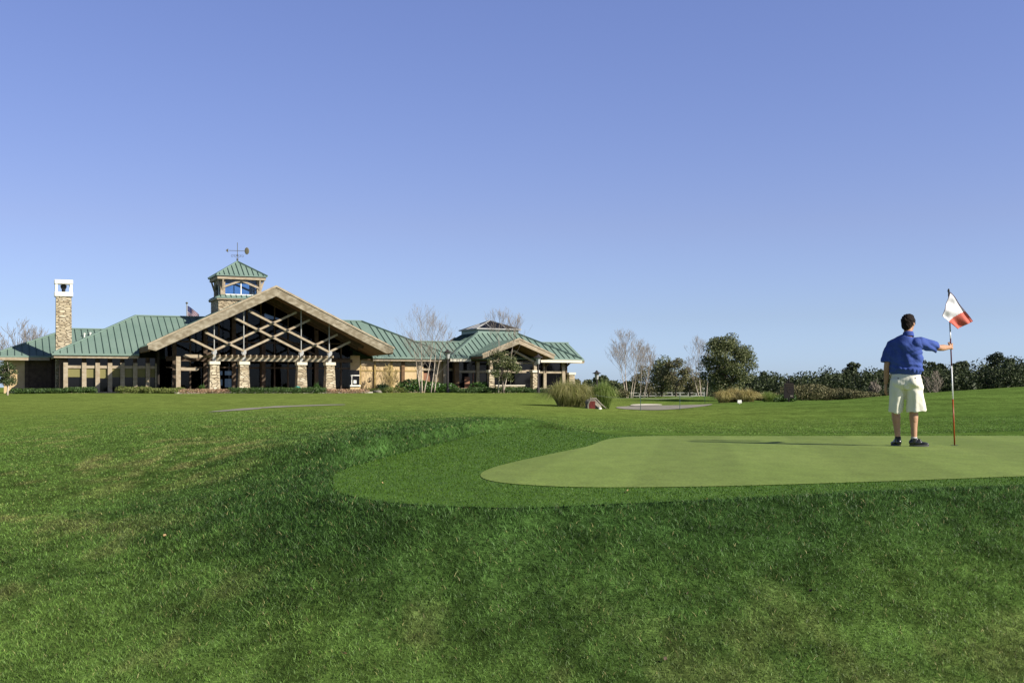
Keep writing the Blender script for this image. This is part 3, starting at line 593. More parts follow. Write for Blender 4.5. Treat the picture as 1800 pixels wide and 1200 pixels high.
# --- pergola between the posts
for a, b in ((-4.55, -2.5), (-2.2, 2.2), (2.5, 4.6)):
    pg = MB(); pg.box(a, b, 1.08, 1.30, 2.90, 3.22); pg.build('pergola_beam', M['rake'], club)
pg2 = MB(); pg2.box(-7.9, 7.9, 5.3, 5.5, 2.95, 3.22); pg2.build('pergola_beam', M['dwood'], club)
u = -4.85
while u < 4.9:
    s = MB(); s.box(u - .05, u + .05, .45, 5.9, 3.225, 3.40); s.build('pergola_slat', M['wood'], club); u += .485
# --- terrace
tr = MB(); tr.box(-7.9, 8.2, .2, 7.1, -.2, .42); tr.build('terrace', M['concrete'], club)
# --- glazed hall: front glass wall, back wall with windows, side walls
hz_ = lambda u: AZ - .5 - abs(u) * sl
gl = MB(); gl.prism([(-7.9, 6.0, .43), (7.9, 6.0, .43), (7.9, 6.0, hz_(7.9)), (0, 6.0, hz_(0)), (-7.9, 6.0, hz_(7.9))], (0, .03, 0)); gl.build('window_wall', M['clear'], club)
mu = MB()
for u in np.arange(-7.05, 7.2, 1.175): mu.box(u - .06, u + .06, 5.9, 5.99, .43, hz_(u))
for z in (2.45, 3.3, 4.6): mu.box(-min(7.85, (hz_(0) - z) / sl), min(7.85, (hz_(0) - z) / sl), 5.86, 5.899, z - .06, z + .06)
mu.build('mullions', M['dwood'], club)
for u in (-4.7, -2.35, 0.15, 4.75):
    m_ = MB(); m_.box(u - .16, u + .16, 5.5, 5.8, .43, hz_(u) - .3 if abs(u) > 1 else 6.5); m_.build('column', M['dwood'], club)
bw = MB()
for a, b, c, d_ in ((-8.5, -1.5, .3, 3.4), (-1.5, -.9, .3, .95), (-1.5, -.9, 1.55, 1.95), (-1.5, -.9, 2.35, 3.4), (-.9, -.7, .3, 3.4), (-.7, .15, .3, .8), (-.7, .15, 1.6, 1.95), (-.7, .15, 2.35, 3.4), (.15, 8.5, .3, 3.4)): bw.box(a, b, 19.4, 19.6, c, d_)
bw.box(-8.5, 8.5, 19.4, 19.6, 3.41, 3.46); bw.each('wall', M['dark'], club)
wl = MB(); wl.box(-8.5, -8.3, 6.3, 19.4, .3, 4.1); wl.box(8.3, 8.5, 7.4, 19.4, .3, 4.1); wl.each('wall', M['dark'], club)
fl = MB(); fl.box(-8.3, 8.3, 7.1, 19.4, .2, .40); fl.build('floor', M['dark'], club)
# --- left wing facade: timber window bays
wv = 6.7
w = MB(); w.box(-16.0, -8.3, wv + .12, wv + .3, G - .3, 3.24); w.box(-16.0, -15.8, wv + .3, 19.5, G - .3, 3.24); w.each('wall', M['dwood'], club)
us = [-15.55, -14.15, -13.12, -12.17, -11.2, -10.2, -9.2, -8.45]
for i, u in enumerate(us):
    p = MB(); p.box(u - .17, u + .17, wv - .22, wv + .119, G, 2.78); p.build('window_post', M['wood'], club)
for i in range(len(us) - 1):
    a, b = us[i] + .172, us[i + 1] - .172; w = MB(); w.box(a, b, wv + .02, wv + .06, G + .1, 3.2); win = w.build('window', M['glass'], club)
    h = MB(); h.box(a, b, wv - .12, wv + .015, 2.33, 2.55); h.box(a, b, wv - .12, wv + .015, G, G + .12); h.each('frame', M['wood'], win)
    bl = MB(); bl.box(a + .01, b - .01, wv - .02, wv + .012, 1.62 - .05 * i * (i < 3), 2.325); bl.build('blind', M['blind'], win)
# --- side arcade frame, left of the terrace
ar = MB(); ar.box(-7.55, -7.2, 1.9, 2.15, .42, 3.25); ar.build('arcade_post', M['wood'], club)
ar = MB(); ar.box(-7.19, -5.95, 1.92, 2.12, 2.12, 2.36); ar.prism([(-5.95, 1.92, 2.12), (-5.75, 1.92, 2.24), (-5.95, 1.92, 2.36)], (0, .2, 0)); ar.build('arcade_beam', M['wood'], club)
ar = MB(); ar.prism([(-6.95, 2.5, 3.3), (-6.75, 2.5, 3.17), (-5.55, 2.5, 3.17), (-5.35, 2.5, 3.3), (-5.55, 2.5, 3.43), (-6.75, 2.5, 3.43)], (0, .2, 0)); ar.build('arcade_beam', M['wood'], club)  # floating stub shaped as only the sunlit part of a longer beam
ar = MB(); ar.box(-7.5, -7.2, 4.4, 4.7, .42, 4.6); ar.build('arcade_post', M['dwood'], club)
# --- back-left wing
b2 = MB(); roof_face(b2, [(-21.2, 11, 3.4), (-10, 11, 3.4), (-10, 17.5, 6.0), (-14.7, 17.5, 6.0)]); roof_face(b2, [(-21.2, 24, 3.4), (-21.2, 11, 3.4), (-14.7, 17.5, 6.0)], eave=(0, 1, 0)); roof_face(b2, [(-10, 24, 3.4), (-21.2, 24, 3.4), (-14.7, 17.5, 6.0), (-10, 17.5, 6.0)])
ridge_cap(b2, (-21.2, 11, 3.4), (-14.7, 17.5, 6.0)); ridge_cap(b2, (-14.7, 17.5, 6.0), (-9.5, 17.5, 6.0)); b2.build('roof', RM, club)
f = MB(); f.box(-21.1, -16.6, 11.02, 11.1, 3.03, 3.28); f.build('fascia', M['wood'], club)
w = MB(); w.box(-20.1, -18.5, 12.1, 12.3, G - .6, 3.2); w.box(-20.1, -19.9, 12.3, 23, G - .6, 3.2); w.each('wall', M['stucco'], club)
w = MB(); w.box(-18.5, -16.0, 12.13, 12.3, G - .6, 3.2); w.each('wall', M['dwood'], club)  # middle bays put in dark wood to imitate the shade on this wall
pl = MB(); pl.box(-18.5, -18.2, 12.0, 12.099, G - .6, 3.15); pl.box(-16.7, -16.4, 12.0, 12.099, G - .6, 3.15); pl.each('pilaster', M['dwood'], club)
for u, v, z in ((-13.6, 15.6, 5.25), (-13.1, 15.8, 5.33)):
    q = MB(); q.lathe((u, v, z), [(.06, -.1), (.06, .22), (.11, .24), (.11, .3), (.02, .34)], 8); q.build('roof_vent', M['white'], club)
# --- chimney
ch = MB(); ch.box(-16.22, -14.98, 8.4, 9.55, -.2, 8.25, .03, .03); cho = ch.build('chimney', M['stone'], club)
c = MB(); c.box(-16.30, -14.90, 8.32, 9.63, 8.25, 8.6); c.box(-16.30, -14.90, 8.32, 9.63, 9.28, 9.6)
for a in (-16.27, -15.14):
    for b in (8.36, 9.38): c.box(a + .02, a + .2, b + .02, b + .2, 8.6, 9.28)
c.build('cap', M['white'], cho)
c = MB(); c.lathe((-15.6, 8.97, 8.6), [(.13, 0), (.15, .25), (.24, .42), (.24, .6), (.1, .66)], 12); c.build('flue', M['black'], cho)
# --- tower
tw = empty('tower', (-1.05, 11.0, 0)); tw.parent = club
def sq(m, h, z0, z1, t=0): m.box(-h, h, -h, h, z0, z1, t, t)
m = MB(); sq(m, 2.0, 6.0, 8.42, .0); m.build('stone_base', M['stone'], tw)
m = MB()
H1, H2, Za, Zb = 2.2, 1.72, 8.62, 8.88
for s in range(4):
    c_, s_ = [(1, 0), (0, 1), (-1, 0), (0, -1)][s]; rot = lambda x, y: (x * c_ - y * s_, x * s_ + y * c_)
    roof_face(m, [(*rot(-H1, -H1), Za), (*rot(H1, -H1), Za), (*rot(H2, -H2), Zb), (*rot(-H2, -H2), Zb)], .08, .45, (*rot(1, 0), 0))
m.build('skirt_roof', RM, tw)
m = MB(); sq(m, 2.16, 8.43, 8.615); m.build('fascia', M['wood'], tw)
m = MB()
for sx in (-1, 1):
    for sy in (-1, 1): m.box(sx * 1.58 - .2, sx * 1.58 + .2, sy * 1.58 - .2, sy * 1.58 + .2, 8.88, 10.22)
m.each('corner_post', M['wood'], tw)
for s in range(4):
    q = R(90 * s); g = MB(); g.box(-1.37, 1.37, -1.62, -1.60, 8.9, 10.22); g = g.build('window', M['towerglass'], tw); g.rotation_euler.z = q
    b = MB(); b.box(-1.37, 1.37, -1.69, -1.625, 8.88, 8.96); b.box(-.03, .05, -1.69, -1.625, 8.96, 10.05); b.build('frame', M['white'], g)
    b = MB()
    for t in (-1, 1): b.bar((t * 1.62, -1.79, 9.52), (0, -1.79, 10.16), .14, .17)
    b.each('brace', M['wood'], g)
    k = MB()
    for t in (-1, 1): k.bar((t * 1.6, -1.72, 9.3), (t * 1.6, -2.0, 10.2), .12, .14)
    k.each('bracket', M['wood'], g)
m = MB(); sq(m, 2.1, 10.22, 10.5, -.0); m.build('fascia', M['wood'], tw)
m = MB()
for s in range(4):
    c_, s_ = [(1, 0), (0, 1), (-1, 0), (0, -1)][s]; rot = lambda x, y: (x * c_ - y * s_, x * s_ + y * c_)
    roof_face(m, [(*rot(-2.22, -2.22), 10.56), (*rot(2.22, -2.22), 10.56), (0, 0, 11.98)], .06, .42, (*rot(1, 0), 0), .2)
    ridge_cap(m, (*rot(-2.22, -2.22), 10.56), (0, 0, 11.98), .1)
m.build('cap_roof', RM, tw)
vn = empty('weather_vane', (0, 0, 11.95)); vn.parent = tw
# the vane is a sub-part: joined into one mesh of rod, arrow, disc and scrolls
bpy.data.objects.remove(vn)
v = MB(); z0 = 11.95
v.tube([(0, 0, z0), (0, 0, z0 + 1.75)], .025, 6); v.ell((0, 0, z0 + .22), (.09, .09, .09), 10, 6); v.ell((0, 0, z0 + .62), (.06, .06, .08), 8, 6)
aa = R(-10); ca_, sa_ = math.cos(aa), math.sin(aa); hp = lambda t, z: (t * ca_, t * sa_, z0 + z)
v.tube([hp(-.75, 1.02), hp(.62, 1.02)], .022, 5)
v.prism([hp(-1.02, 1.02), hp(-.8, 1.2), hp(-.8, .84)], (0, .03, 0))
for t in (.62,): v.ell(hp(.82, 1.02), (.2, .03, .32), 16, 10, Matrix.Rotation(aa, 3, 'Z'))
for t in (-1, 1):
    v.tube([hp(0, .62), hp(t * .45, .62)], .014, 4)
    v.tube([(0, 0, z0 + .6), (-t * .3 * sa_, t * .45, z0 + .6)], .014, 4)
    v.tube([hp(t * (.45 + .09 * math.cos(x)), .55 + .09 * math.sin(x)) for x in np.linspace(PI / 2, -PI, 8)], .014, 4); v.tube([hp(t * (.22 + .07 * math.cos(x)), .54 + .07 * math.sin(x)) for x in np.linspace(PI / 2, -PI * .8, 8)], .012, 4)
    v.tube([hp(t * .03 + t * .1 * math.sin(x), .3 + .1 * x) for x in np.linspace(0, 3, 7)], .012, 4)
v.build('weather_vane', M['vane'], tw)
# --- antennas on the roof
for u, v_, h, ln in ((6.5, 14.5, 1.35, 0), (7.0, 14.5, 1.35, .12)):
    a = MB(); a.tube([(u, v_, 6.6), (u + ln, v_, 6.7 + h)], .02, 5); a.ell((u + ln, v_, 6.7 + h), (.04, .04, .1), 6, 5); a.build('antenna', M['white'], club)
a = MB(); a.box(8.1, 8.7, 13.6, 14.0, 6.85, 7.3); a.box(8.2, 8.6, 13.55, 13.599, 7.0, 7.2); a.build('roof_unit', M['white'], club)
# --- right facade
w = MB(); w.box(8.5, 15.0, wv, wv + .2, G - .3, 3.24); w.each('wall', M['stucco'], club)
w = MB(); w.box(15.0, 18.6, wv + .3, wv + .5, G - .3, 3.24); w.each('wall', M['stucco'], club)
b = MB(); b.box(8.9, 14.5, wv - .05, wv - .002, 2.22, 2.34); b.build('band', M['trim'], club)
b = MB(); b.box(8.5, 14.8, wv - .12, wv - .003, 2.78, 3.23); b.build('frieze', M['wood'], club)
for u, w_ in ((8.95, .2), (10.35, .14), (11.9, .22), (13.0, .3)):
    p = MB(); p.box(u - w_ / 2, u + w_ / 2, wv - .18, wv - .051, G - .2, 3.2); p.build('pilaster', M['trim'] if w_ < .3 else M['soffit'], club)
bc = MB(); bc.box(9.1, 14.4, wv - .10, wv - .003, G - .2, G + .25); bc.build('plinth', M['stone'], club)
for u in (9.9, 12.45):
    l = MB(); l.box(u - .09, u + .09, wv - .10, wv - .005, 1.28, 1.34); l.tube([(u, wv - .1, 1.3), (u - .1, wv - .1, 1.42), (u - .1, wv - .1, 1.6), (u, wv - .1, 1.68), (u + .1, wv - .1, 1.6), (u + .1, wv - .1, 1.42), (u, wv - .1, 1.3)], .025, 5); l.build('wall_light', M['black'], club)
# ticket window
t = MB(); t.box(7.85, 8.8, wv - .5, wv - .45, 1.0, 2.3); tk = t.build('service_window', M['glass'], club)
t = MB(); t.box(7.8, 8.8, wv - .56, wv - .505, 1.8, 1.88); t.box(8.05, 8.12, wv - .56, wv - .505, 1.0, 1.8); t.box(7.8, 8.85, wv - .68, wv - .505, .86, .99); t.build('frame', M['white'], tk)
t = MB(); t.box(8.25, 8.52, wv - .53, wv - .508, 1.12, 1.42); t.build('notice', M['white'], tk)
w = MB(); w.box(7.82, 8.86, wv - .44, wv - .3, G - .2, 3.6); w.box(7.82, 8.86, wv - .55, wv - .442, G - .2, .85); w.each('wall', M['stucco'], club)
# timber windows between the hall wing and the pavilion
for k, (a, b, mm) in enumerate(((14.75, 16.0, 'door'), (17.2, 18.0, 'glass'))):
    wn = MB(); wn.box(a, b, wv + .1, wv + .14, G, 2.3); wo = wn.build('window', M['glass'], club)
    if k == 0: c = MB(); c.box(a + .05, b - .35, wv + .05, wv + .095, G, 2.1); c.build('curtain', M['door'], wo)
    wn = MB(); wn.box(a, b, wv + .1, wv + .14, 2.55, 3.2); wn.build('window', M['glass'], club)
for u in (14.6, 16.15, 17.05, 18.15):
    p = MB(); p.box(u - .14, u + .14, wv - .15, wv + .09, G - .2, 3.2); p.build('window_post', M['wood'], club)
p = MB(); p.box(14.75, 16.0, wv - .1, wv + .08, 2.32, 2.52); p.build('frame', M['wood'], club)
# --- link roof
lk = MB(); roof_face(lk, [(16.5, 6, 3.5), (20, 6, 3.5), (20, 9.0, 5.05), (15.0, 9.0, 5.05)]); roof_face(lk, [(20, 12, 3.5), (15, 12, 3.5), (15, 9.0, 5.05), (20, 9.0, 5.05)]); ridge_cap(lk, (14.8, 9, 5.05), (20, 9, 5.05)); lk.build('roof', RM, club)
# --- pavilion
PC = (23.7, 11.7); PH = 6.75
pv = MB(); SH = 2.0
def pc(sx, sy, h, z): return (PC[0] + sx * h, PC[1] + sy * h, z)
E_, T_ = 3.5, 6.05
roof_face(pv, [pc(-1, -1, PH, E_), pc(1, -1, PH, E_), pc(1, -1, SH, T_), pc(-1, -1, SH, T_)])
roof_face(pv, [pc(1, -1, PH, E_), pc(1, 1, PH, E_), pc(1, 1, SH, T_), pc(1, -1, SH, T_)], rib=40, eave=(0, 1, 0))
roof_face(pv, [pc(-1, 1, PH, E_), pc(-1, -1, PH, E_), pc(-1, -1, SH, T_), pc(-1, 1, SH, T_)], eave=(0, 1, 0))
roof_face(pv, [pc(1, 1, PH, E_), pc(-1, 1, PH, E_), pc(-1, 1, SH, T_), pc(1, 1, SH, T_)])
for sx in (-1, 1): ridge_cap(pv, pc(sx, -1, PH, E_), pc(sx, -1, SH, T_), .24)
pv.build('roof', RM, club)
f = MB(); f.box(PC[0] - PH + .02, 19.0, PC[1] - PH + .02, PC[1] - PH + .1, 3.13, 3.37); f.box(26.1, PC[0] + PH - .02, PC[1] - PH + .02, PC[1] - PH + .1, 3.13, 3.37)
f.box(PC[0] + PH - .1, PC[0] + PH - .02, PC[1] - PH + .1, PC[1] - PH + 3, 3.13, 3.37); f.each('fascia', M['cap'], club)
s = MB(); s.box(PC[0] - PH + .1, PC[0] + PH - .1, PC[1] - PH + .1, PC[1] - PH + 1.6, 3.2, 3.26); s.build('soffit', M['dwood'], club)
sk = MB(); sk.box(PC[0] - 2.15, PC[0] + 2.15, PC[1] - 2.15, PC[1] + 2.15, 5.9, 6.4); sk = sk.build('skylight', M['roof'], club)
m = MB()
for s in range(4):
    c_, s_ = [(1, 0), (0, 1), (-1, 0), (0, -1)][s]; rot = lambda x, y: (PC[0] + x * c_ - y * s_, PC[1] + x * s_ + y * c_)
    m.add([(*rot(-2.3, -2.3), 6.42), (*rot(2.3, -2.3), 6.42), (PC[0], PC[1], 7.35)], [(0, 1, 2)])
m.build('pane', M['glass'], sk)
m = MB()
for s in range(4):
    c_, s_ = [(1, 0), (0, 1), (-1, 0), (0, -1)][s]; rot = lambda x, y: (PC[0] + x * c_ - y * s_, PC[1] + x * s_ + y * c_)
    m.bar((*rot(-2.3, -2.3), 6.45), (PC[0], PC[1], 7.38), .07, .06); m.bar((*rot(-2.33, -2.33), 6.42), (*rot(2.33, -2.33), 6.42), .1, .12)
    for x in (-.77, .77): m.bar((*rot(x, -2.3), 6.45), (*rot(x, -.77), 7.07), .05, .05)
m.build('frame', M['steel'], sk)
# pavilion walls, windows
pw_ = 6.2
w = MB(); w.box(17.8, 29.6, pw_ + .25, pw_ + .4, G - .4, 3.2); w.box(29.5, 29.7, pw_ + .4, 17, G - .4, 3.2); w.each('wall', M['dwood'], club)
w = MB(); w.box(18.2, 21.2, pw_ - .1, pw_ + .2, G - .4, .62); w.box(26.6, 29.9, pw_ - .1, pw_ + .2, G - .4, .66); w.each('plinth', M['stone'], club)
for u, wd, mm in ((18.05, .42, 'soffit'), (20.15, .3, 'wood'), (21.3, .26, 'dwood'), (27.05, .3, 'wood'), (29.05, .34, 'wood')):
    p = MB(); p.box(u - wd / 2, u + wd / 2, pw_ - .14, pw_ + .19, .67, 3.15); p.build('window_post', M[mm], club)
for a, b, cur in ((18.28, 19.98, 1), (20.3, 21.15, 0), (26.0, 26.88, 0), (27.22, 28.86, 0)):
    wn = MB(); wn.box(a, b, pw_ + .1, pw_ + .14, .67, 3.15); wo = wn.build('window', M['glass'], club)
    f = MB(); f.box(a, b, pw_ - .08, pw_ + .09, 2.12, 2.34); f.box(a, b, pw_ - .1, pw_ + .09, .63, .72); f.each('frame', M['wood'], wo)
    if cur: c = MB(); c.box(a + .6, a + 1.1, pw_ + .05, pw_ + .095, .73, 1.75); c.box(a + 1.42, a + 1.5, pw_ + .05, pw_ + .095, .73, 2.1); c.build('furniture', M['door'], wo)
p = MB(); p.box(29.55, 30.2, pw_ - .3, pw_ + .3, G - .4, 2.0, .04, .04); p = p.build('stone_pier', M['stone'], club); c = MB(); c.box(29.5, 30.25, pw_ - .35, pw_ + .35, 2.0, 2.2); c.build('cap', M['cap'], p)
for u in (27.1, 29.3):
    b = MB(); b.bar((u, pw_ - .1, 2.75), (u, pw_ - 1.0, 3.16), .12, .14); b.bar((u, pw_ - .16, 2.2), (u, pw_ - .16, 3.1), .1, .1); b.build('bracket', M['dwood'], club)
# right wing beyond the pavilion
dr = MB(); roof_face(dr, [(26, 8, 3.5), (32.3, 8, 3.5), (32.3, 11.6, 5.25), (26, 11.6, 5.25)]); roof_face(dr, [(32.3, 15.2, 3.5), (26, 15.2, 3.5), (26, 11.6, 5.25), (32.3, 11.6, 5.25)]); ridge_cap(dr, (26, 11.6, 5.25), (32.35, 11.6, 5.25)); dr.build('roof', RM, club)
f = MB(); f.box(30.5, 32.25, 8.02, 8.1, 3.13, 3.37)
for a, b in (((32.26, 8, 3.28), (32.26, 11.6, 5.03)), ((32.26, 15.2, 3.28), (32.26, 11.6, 5.03))): f.bar(a, b, .08, .22)
f.each('fascia', M['wood'], club)
w = MB(); w.box(29.7, 31.0, 9.4, 9.6, G - .5, 3.25); w.prism([(31.0, 9.4, G - .5), (31.0, 14.4, G - .5), (31.0, 14.4, 3.7), (31.0, 11.6, 5.0), (31.0, 9.4, 3.95)], (-.2, 0, 0)); w.each('wall', M['stucco'], club)
# --- pavilion porch
PU, PV0, PA, PF, PW = 22.45, 2.0, 5.12, 3.66, 3.5; ps = (PA - PF) / PW
pr = MB(); roof_face(pr, [(PU - PW, PV0, PF), (PU, PV0, PA), (PU, 10, PA), (PU - PW, 6, PF)], .1, .5, (0, 1, 0)); roof_face(pr, [(PU, PV0, PA), (PU + PW, PV0, PF), (PU + PW, 6, PF), (PU, 10, PA)], .1, .5, (0, 1, 0)); pr.build('roof', RM, club)
for s in (-1, 1):
    so = MB(); so.prism([(PU, PV0 + .02, PA - .103), (PU + s * (PW - .02), PV0 + .02, PF - .103), (PU + s * (PW - .02), 5.9, PF - .103), (PU, 9, PA - .103)], (0, 0, -.2)); so.build('soffit', M['soffit'], club)
    rk = MB(); rk.prism([(PU, PV0 - .1, PA + .03), (PU + s * (PW + .05), PV0 - .1, PF + .02), (PU + s * (PW + .05), PV0 - .1, PF - .32), (PU, PV0 - .1, PA - .42)], (0, .11, 0)); rk.build('rake_board', M['rake'] if s < 0 else M['wood'], club)
    rt = MB(); rt.prism([(PU, PV0 - .15, PA + .14), (PU + s * (PW + .12), PV0 - .15, PF + .12), (PU + s * (PW + .12), PV0 - .15, PF), (PU, PV0 - .15, PA)], (0, .05, 0)); rt.build('rake_trim', M['wood'], club)
for u, w_ in ((20.2, .55), (24.6, .62)):
    p = MB(); p.box(u - w_ / 2, u + w_ / 2, 2.9, 2.9 + w_, G - .4, 2.15, .03, .03); p = p.build('stone_pier', M['stone'], club)
    c = MB(); c.box(u - w_ / 2 - .06, u + w_ / 2 + .06, 2.84, 2.96 + w_, 2.15, 2.36); c.build('cap', M['cap'], p)
    c = MB(); c.box(u - .14, u + .14, 3.0, 3.28, 2.36, 3.2); c.build('post', M['wood'], p)
for s in (-1, 1):
    b = MB(); b.bar((PU, 3.1, 4.12), (PU + s * 2.1, 3.1, 3.1), .2, .17); b.build('brace', M['wood'], club)
b = MB(); b.box(PU - 1.6, PU + 1.0, 3.3, 3.5, 2.93, 3.13); b.build('tie_beam', M['wood'], club)
b = MB(); b.box(PU - 1.7, PU + 1.5, 3.6, 3.8, 2.12, 2.34); b.build('tie_beam', M['wood'], club)
b = MB(); b.box(20.6, 23.45, 2.9, 3.3, G - .4, .92); b = b.build('low_wall', M['stone'], club); c = MB(); c.box(20.57, 23.49, 2.86, 3.34, .92, 1.0); c.build('coping', M['cap'], b)
w = MB(); w.prism([(21.5, 5.9, G), (25.9, 5.9, G), (25.9, 5.9, 3.1), (PU + .3, 5.9, 4.4), (21.5, 5.9, 3.9)], (0, .04, 0)); w = w.build('window', M['glass'], club)
c = MB(); c.box(23.3, 23.4, 5.82, 5.895, G, 4.1); c.box(21.5, 25.9, 5.82, 5.895, 2.3, 2.42); c.box(21.5, 25.9, 5.82, 5.895, 3.0, 3.1); c.build('frame', M['wood'], w)

# ================================================================== OTHER THINGS ROUND THE CLUBHOUSE
CA, SA = math.cos(R(24)), math.sin(R(24))
def cw(u, v, z=None):
    x = -19.09 + u * CA - v * SA; y = 92 + u * SA + v * CA; return (x, y, tz(x, y) if z is None else z)
# flag pole with the striped flag behind the roof
fp = empty('flagpole', cw(-3.6, 24, 0), label='tall flagpole with a starry striped flag behind the green roof', cat='flagpole')
m = MB(); m.tube([(0, 0, 0), (0, 0, 9.0)], .055, 8); m.build('pole', M['steel'], fp); m = MB(); m.ell((0, 0, 9.1), (.13, .13, .1), 10, 6); m.build('finial', M['vane'], fp)
def us_flag():
    nx, ny = 38, 26; vs = []; fs = []; ms = []
    for j in range(ny + 1):
        for i in range(nx + 1):
            s, t = i / nx, j / ny; droop = 0.9 * s ** 1.2
            vs.append((.06 + 1.15 * s - .12 * t * s, .12 * math.sin(s * 9 + t * 2) * s, 8.85 - t * 1.1 * (1 - .15 * s) - droop))
    for j in range(ny):
        for i in range(nx):
            fs.append((j * (nx + 1) + i, j * (nx + 1) + i + 1, (j + 1) * (nx + 1) + i + 1, (j + 1) * (nx + 1) + i)); st = (j // 2) % 2
            ms.append((1 if (i % 3 == 1 and j % 3 == 1) else 2) if (i < 15 and j < 14) else (0 if st == 0 else 1))
    me = bpy.data.meshes.new('flag'); me.from_pydata(vs, [], fs); me.polygons.foreach_set('material_index', ms); return me
o = link('flag', us_flag(), [M['usr'], M['usw'], M['usb']], None); o.location = cw(-3.6, 24, 0); tag(o, 'drooping flag of stars and stripes on the pole behind the roof', 'flag')

def lamp(px, Y, h, label):
    o = empty('lamp_post', at(px, Y), label=label, cat='lamp post', group='lamp posts around the clubhouse')
    m = MB(); m.lathe((0, 0, -.1), [(.14, 0), (.14, .5), (.075, .6), (.065, h - .75)], 10); m.build('pole', M['bronze'], o)
    m = MB(); m.lathe((0, 0, h - .85), [(.10, 0), (.14, .05), (.21, .52), (.22, .56)], 8); m.build('lantern', M['steel'], o)
    m = MB(); m.lathe((0, 0, h - .30), [(.40, 0), (.40, .04), (.16, .16), (.05, .3), (.0, .32)], 10); m.build('hood', M['bronze'], o)
lamp(787, 98, 3.75, 'tall lamp post left of the pavilion beside the leafless birches')
lamp(946, 99, 3.35, 'lamp post standing in front of the pavilion porch')
lamp(1049, 104, 2.35, 'distant lamp post rising between the two grass clumps')

# hedges and shrubs before the facade
def hpx(px0, px1, v, h, m, n, size, label, dpt=.9, lumps=0, dz=0, name='hedge', cat='hedge', **k):
    # along the facade at depth v, from column px0 to px1
    def uu(px):
        q = (px - 900) / FP; return (q * (92 + v * CA) + 19.09 + v * SA) / (CA - q * SA)
    a, b = uu(px0), uu(px1); c = cw((a + b) / 2, v); return hedge(name, (c[0], c[1], c[2] + dz), abs(b - a), dpt, h, m, n, size, label, R(24), lumps, cat=cat, **k)
hpx(22, 118, 4.4, .42, 'hedge', 5000, .10, 'clipped dark green hedge below the stone chimney')
hpx(116, 166, 4.2, .48, 'hedge', 3000, .10, 'clipped dark green hedge below the window bays with blinds')
hpx(210, 262, 1.0, .62, 'lime', 3500, .09, 'yellow green mounded shrub left of the terrace', lumps=.2, name='shrub', cat='shrub')
hpx(258, 322, .4, .52, 'lime', 3500, .09, 'lower yellow green shrub beside the terrace flower bed', lumps=.25, name='shrub', cat='shrub')
hpx(404, 492, -1.2, .5, 'hedge', 5000, .09, 'dark clipped hedge between the first pair of stone piers', lumps=.1)
hpx(490, 572, -1.2, .5, 'hedge', 5000, .09, 'dark clipped hedge running to the right hand stone piers', lumps=.1)
hpx(318, 402, -1.0, .38, 'salmon', 3500, .08, 'bed of salmon coloured flowers left of the stone piers', name='flower_bed', kind='stuff')
hpx(572, 645, -1.2, .36, 'salmon', 3000, .08, 'bed of salmon coloured flowers right of the stone piers', name='flower_bed', kind='stuff')
hpx(646, 676, 3.6, .42, 'lime', 1800, .08, 'low light green shrub before the ochre wall', name='shrub', cat='shrub')
hpx(678, 714, 3.2, .5, 'lime', 2200, .08, 'low light green shrub right of the twiggy shrub', name='shrub', cat='shrub')
hpx(704, 752, 3.8, 1.25, 'magnolia', 4200, .13, 'large glossy dark shrub left of the birch trunks', 1.6, .25, name='shrub', cat='shrub')
hpx(748, 792, 3.8, 1.1, 'magnolia', 4200, .13, 'large glossy dark shrub right of the birch trunks', 1.6, .3, name='shrub', cat='shrub')
hpx(833, 862, 3.6, 1.15, 'magnolia', 2600, .12, 'rounded dark shrub left of the pavilion porch', 1.2, .2, name='shrub', cat='shrub')
hpx(800, 862, 2.4, .62, 'hedge', 4500, .10, 'low dark hedge under the pavilion windows', lumps=.3)
hpx(860, 930, 1.4, .62, 'hedge', 4500, .10, 'low dark hedge before the low stone wall of the porch', lumps=.3)
hpx(926, 975, 1.2, .5, 'hedge', 3000, .10, 'low dark hedge under the right lamp post', lumps=.3)
hpx(1050, 1110, 2.0, .45, 'hedge', 2600, .11, 'low dark shrub strip beyond the grass clumps', name='shrub', cat='shrub')
tuft('cycad', cw(10.2, 3.9), 1.0, 1.9, 420, 'agave', 3, 'dark spiky cycad in front of the ochre wall', 1.1, .07, cat='shrub')
tuft('cycad', cw(3.4, .2), .95, .8, 160, 'magnolia', 5, 'green spiky plant between the two right stone piers', .7, .06, cat='shrub')
tuft('cycad', cw(-5.75, .5), .8, .9, 160, 'magnolia', 6, 'small green plant left of the first stone pier', .7, .06, cat='shrub')
# rocks, planter
def rock(name, loc, r, seed, label, m='rock', cat='rock'):
    bm = bmesh.new(); bmesh.ops.create_icosphere(bm, subdivisions=3, radius=1); rn = random.Random(seed); ph = [rn.uniform(0, 6) for _ in range(6)]
    for v in bm.verts:
        c = v.co; k = 1 + .16 * math.sin(3 * c.x + ph[0]) + .14 * math.sin(4 * c.y + ph[1]) + .12 * math.sin(5 * c.z + ph[2] + 3 * c.x); v.co = Vector((c.x * r[0] * k, c.y * r[1] * k, c.z * r[2] * k))
    me = bpy.data.meshes.new(name); bm.to_mesh(me); bm.free(); o = link(name, me, M[m], None, True); o.location = loc; return tag(o, label, cat)
c = cw(7.9, 1.2); rock('rock', (c[0], c[1], c[2] + .05), (.3, .25, .18), 1, 'pale grey rock beside the salmon flower bed'); c = cw(8.9, 1.4); rock('rock', (c[0], c[1], c[2] + .05), (.4, .3, .2), 2, 'larger grey rock left of the cycad')
c = cw(1.75, .2); o = rock('covered_bundle', (c[0], c[1], .62), (.38, .3, .2), 4, 'teal covered bundle behind the hedge on the terrace', 'teal', 'bundle')

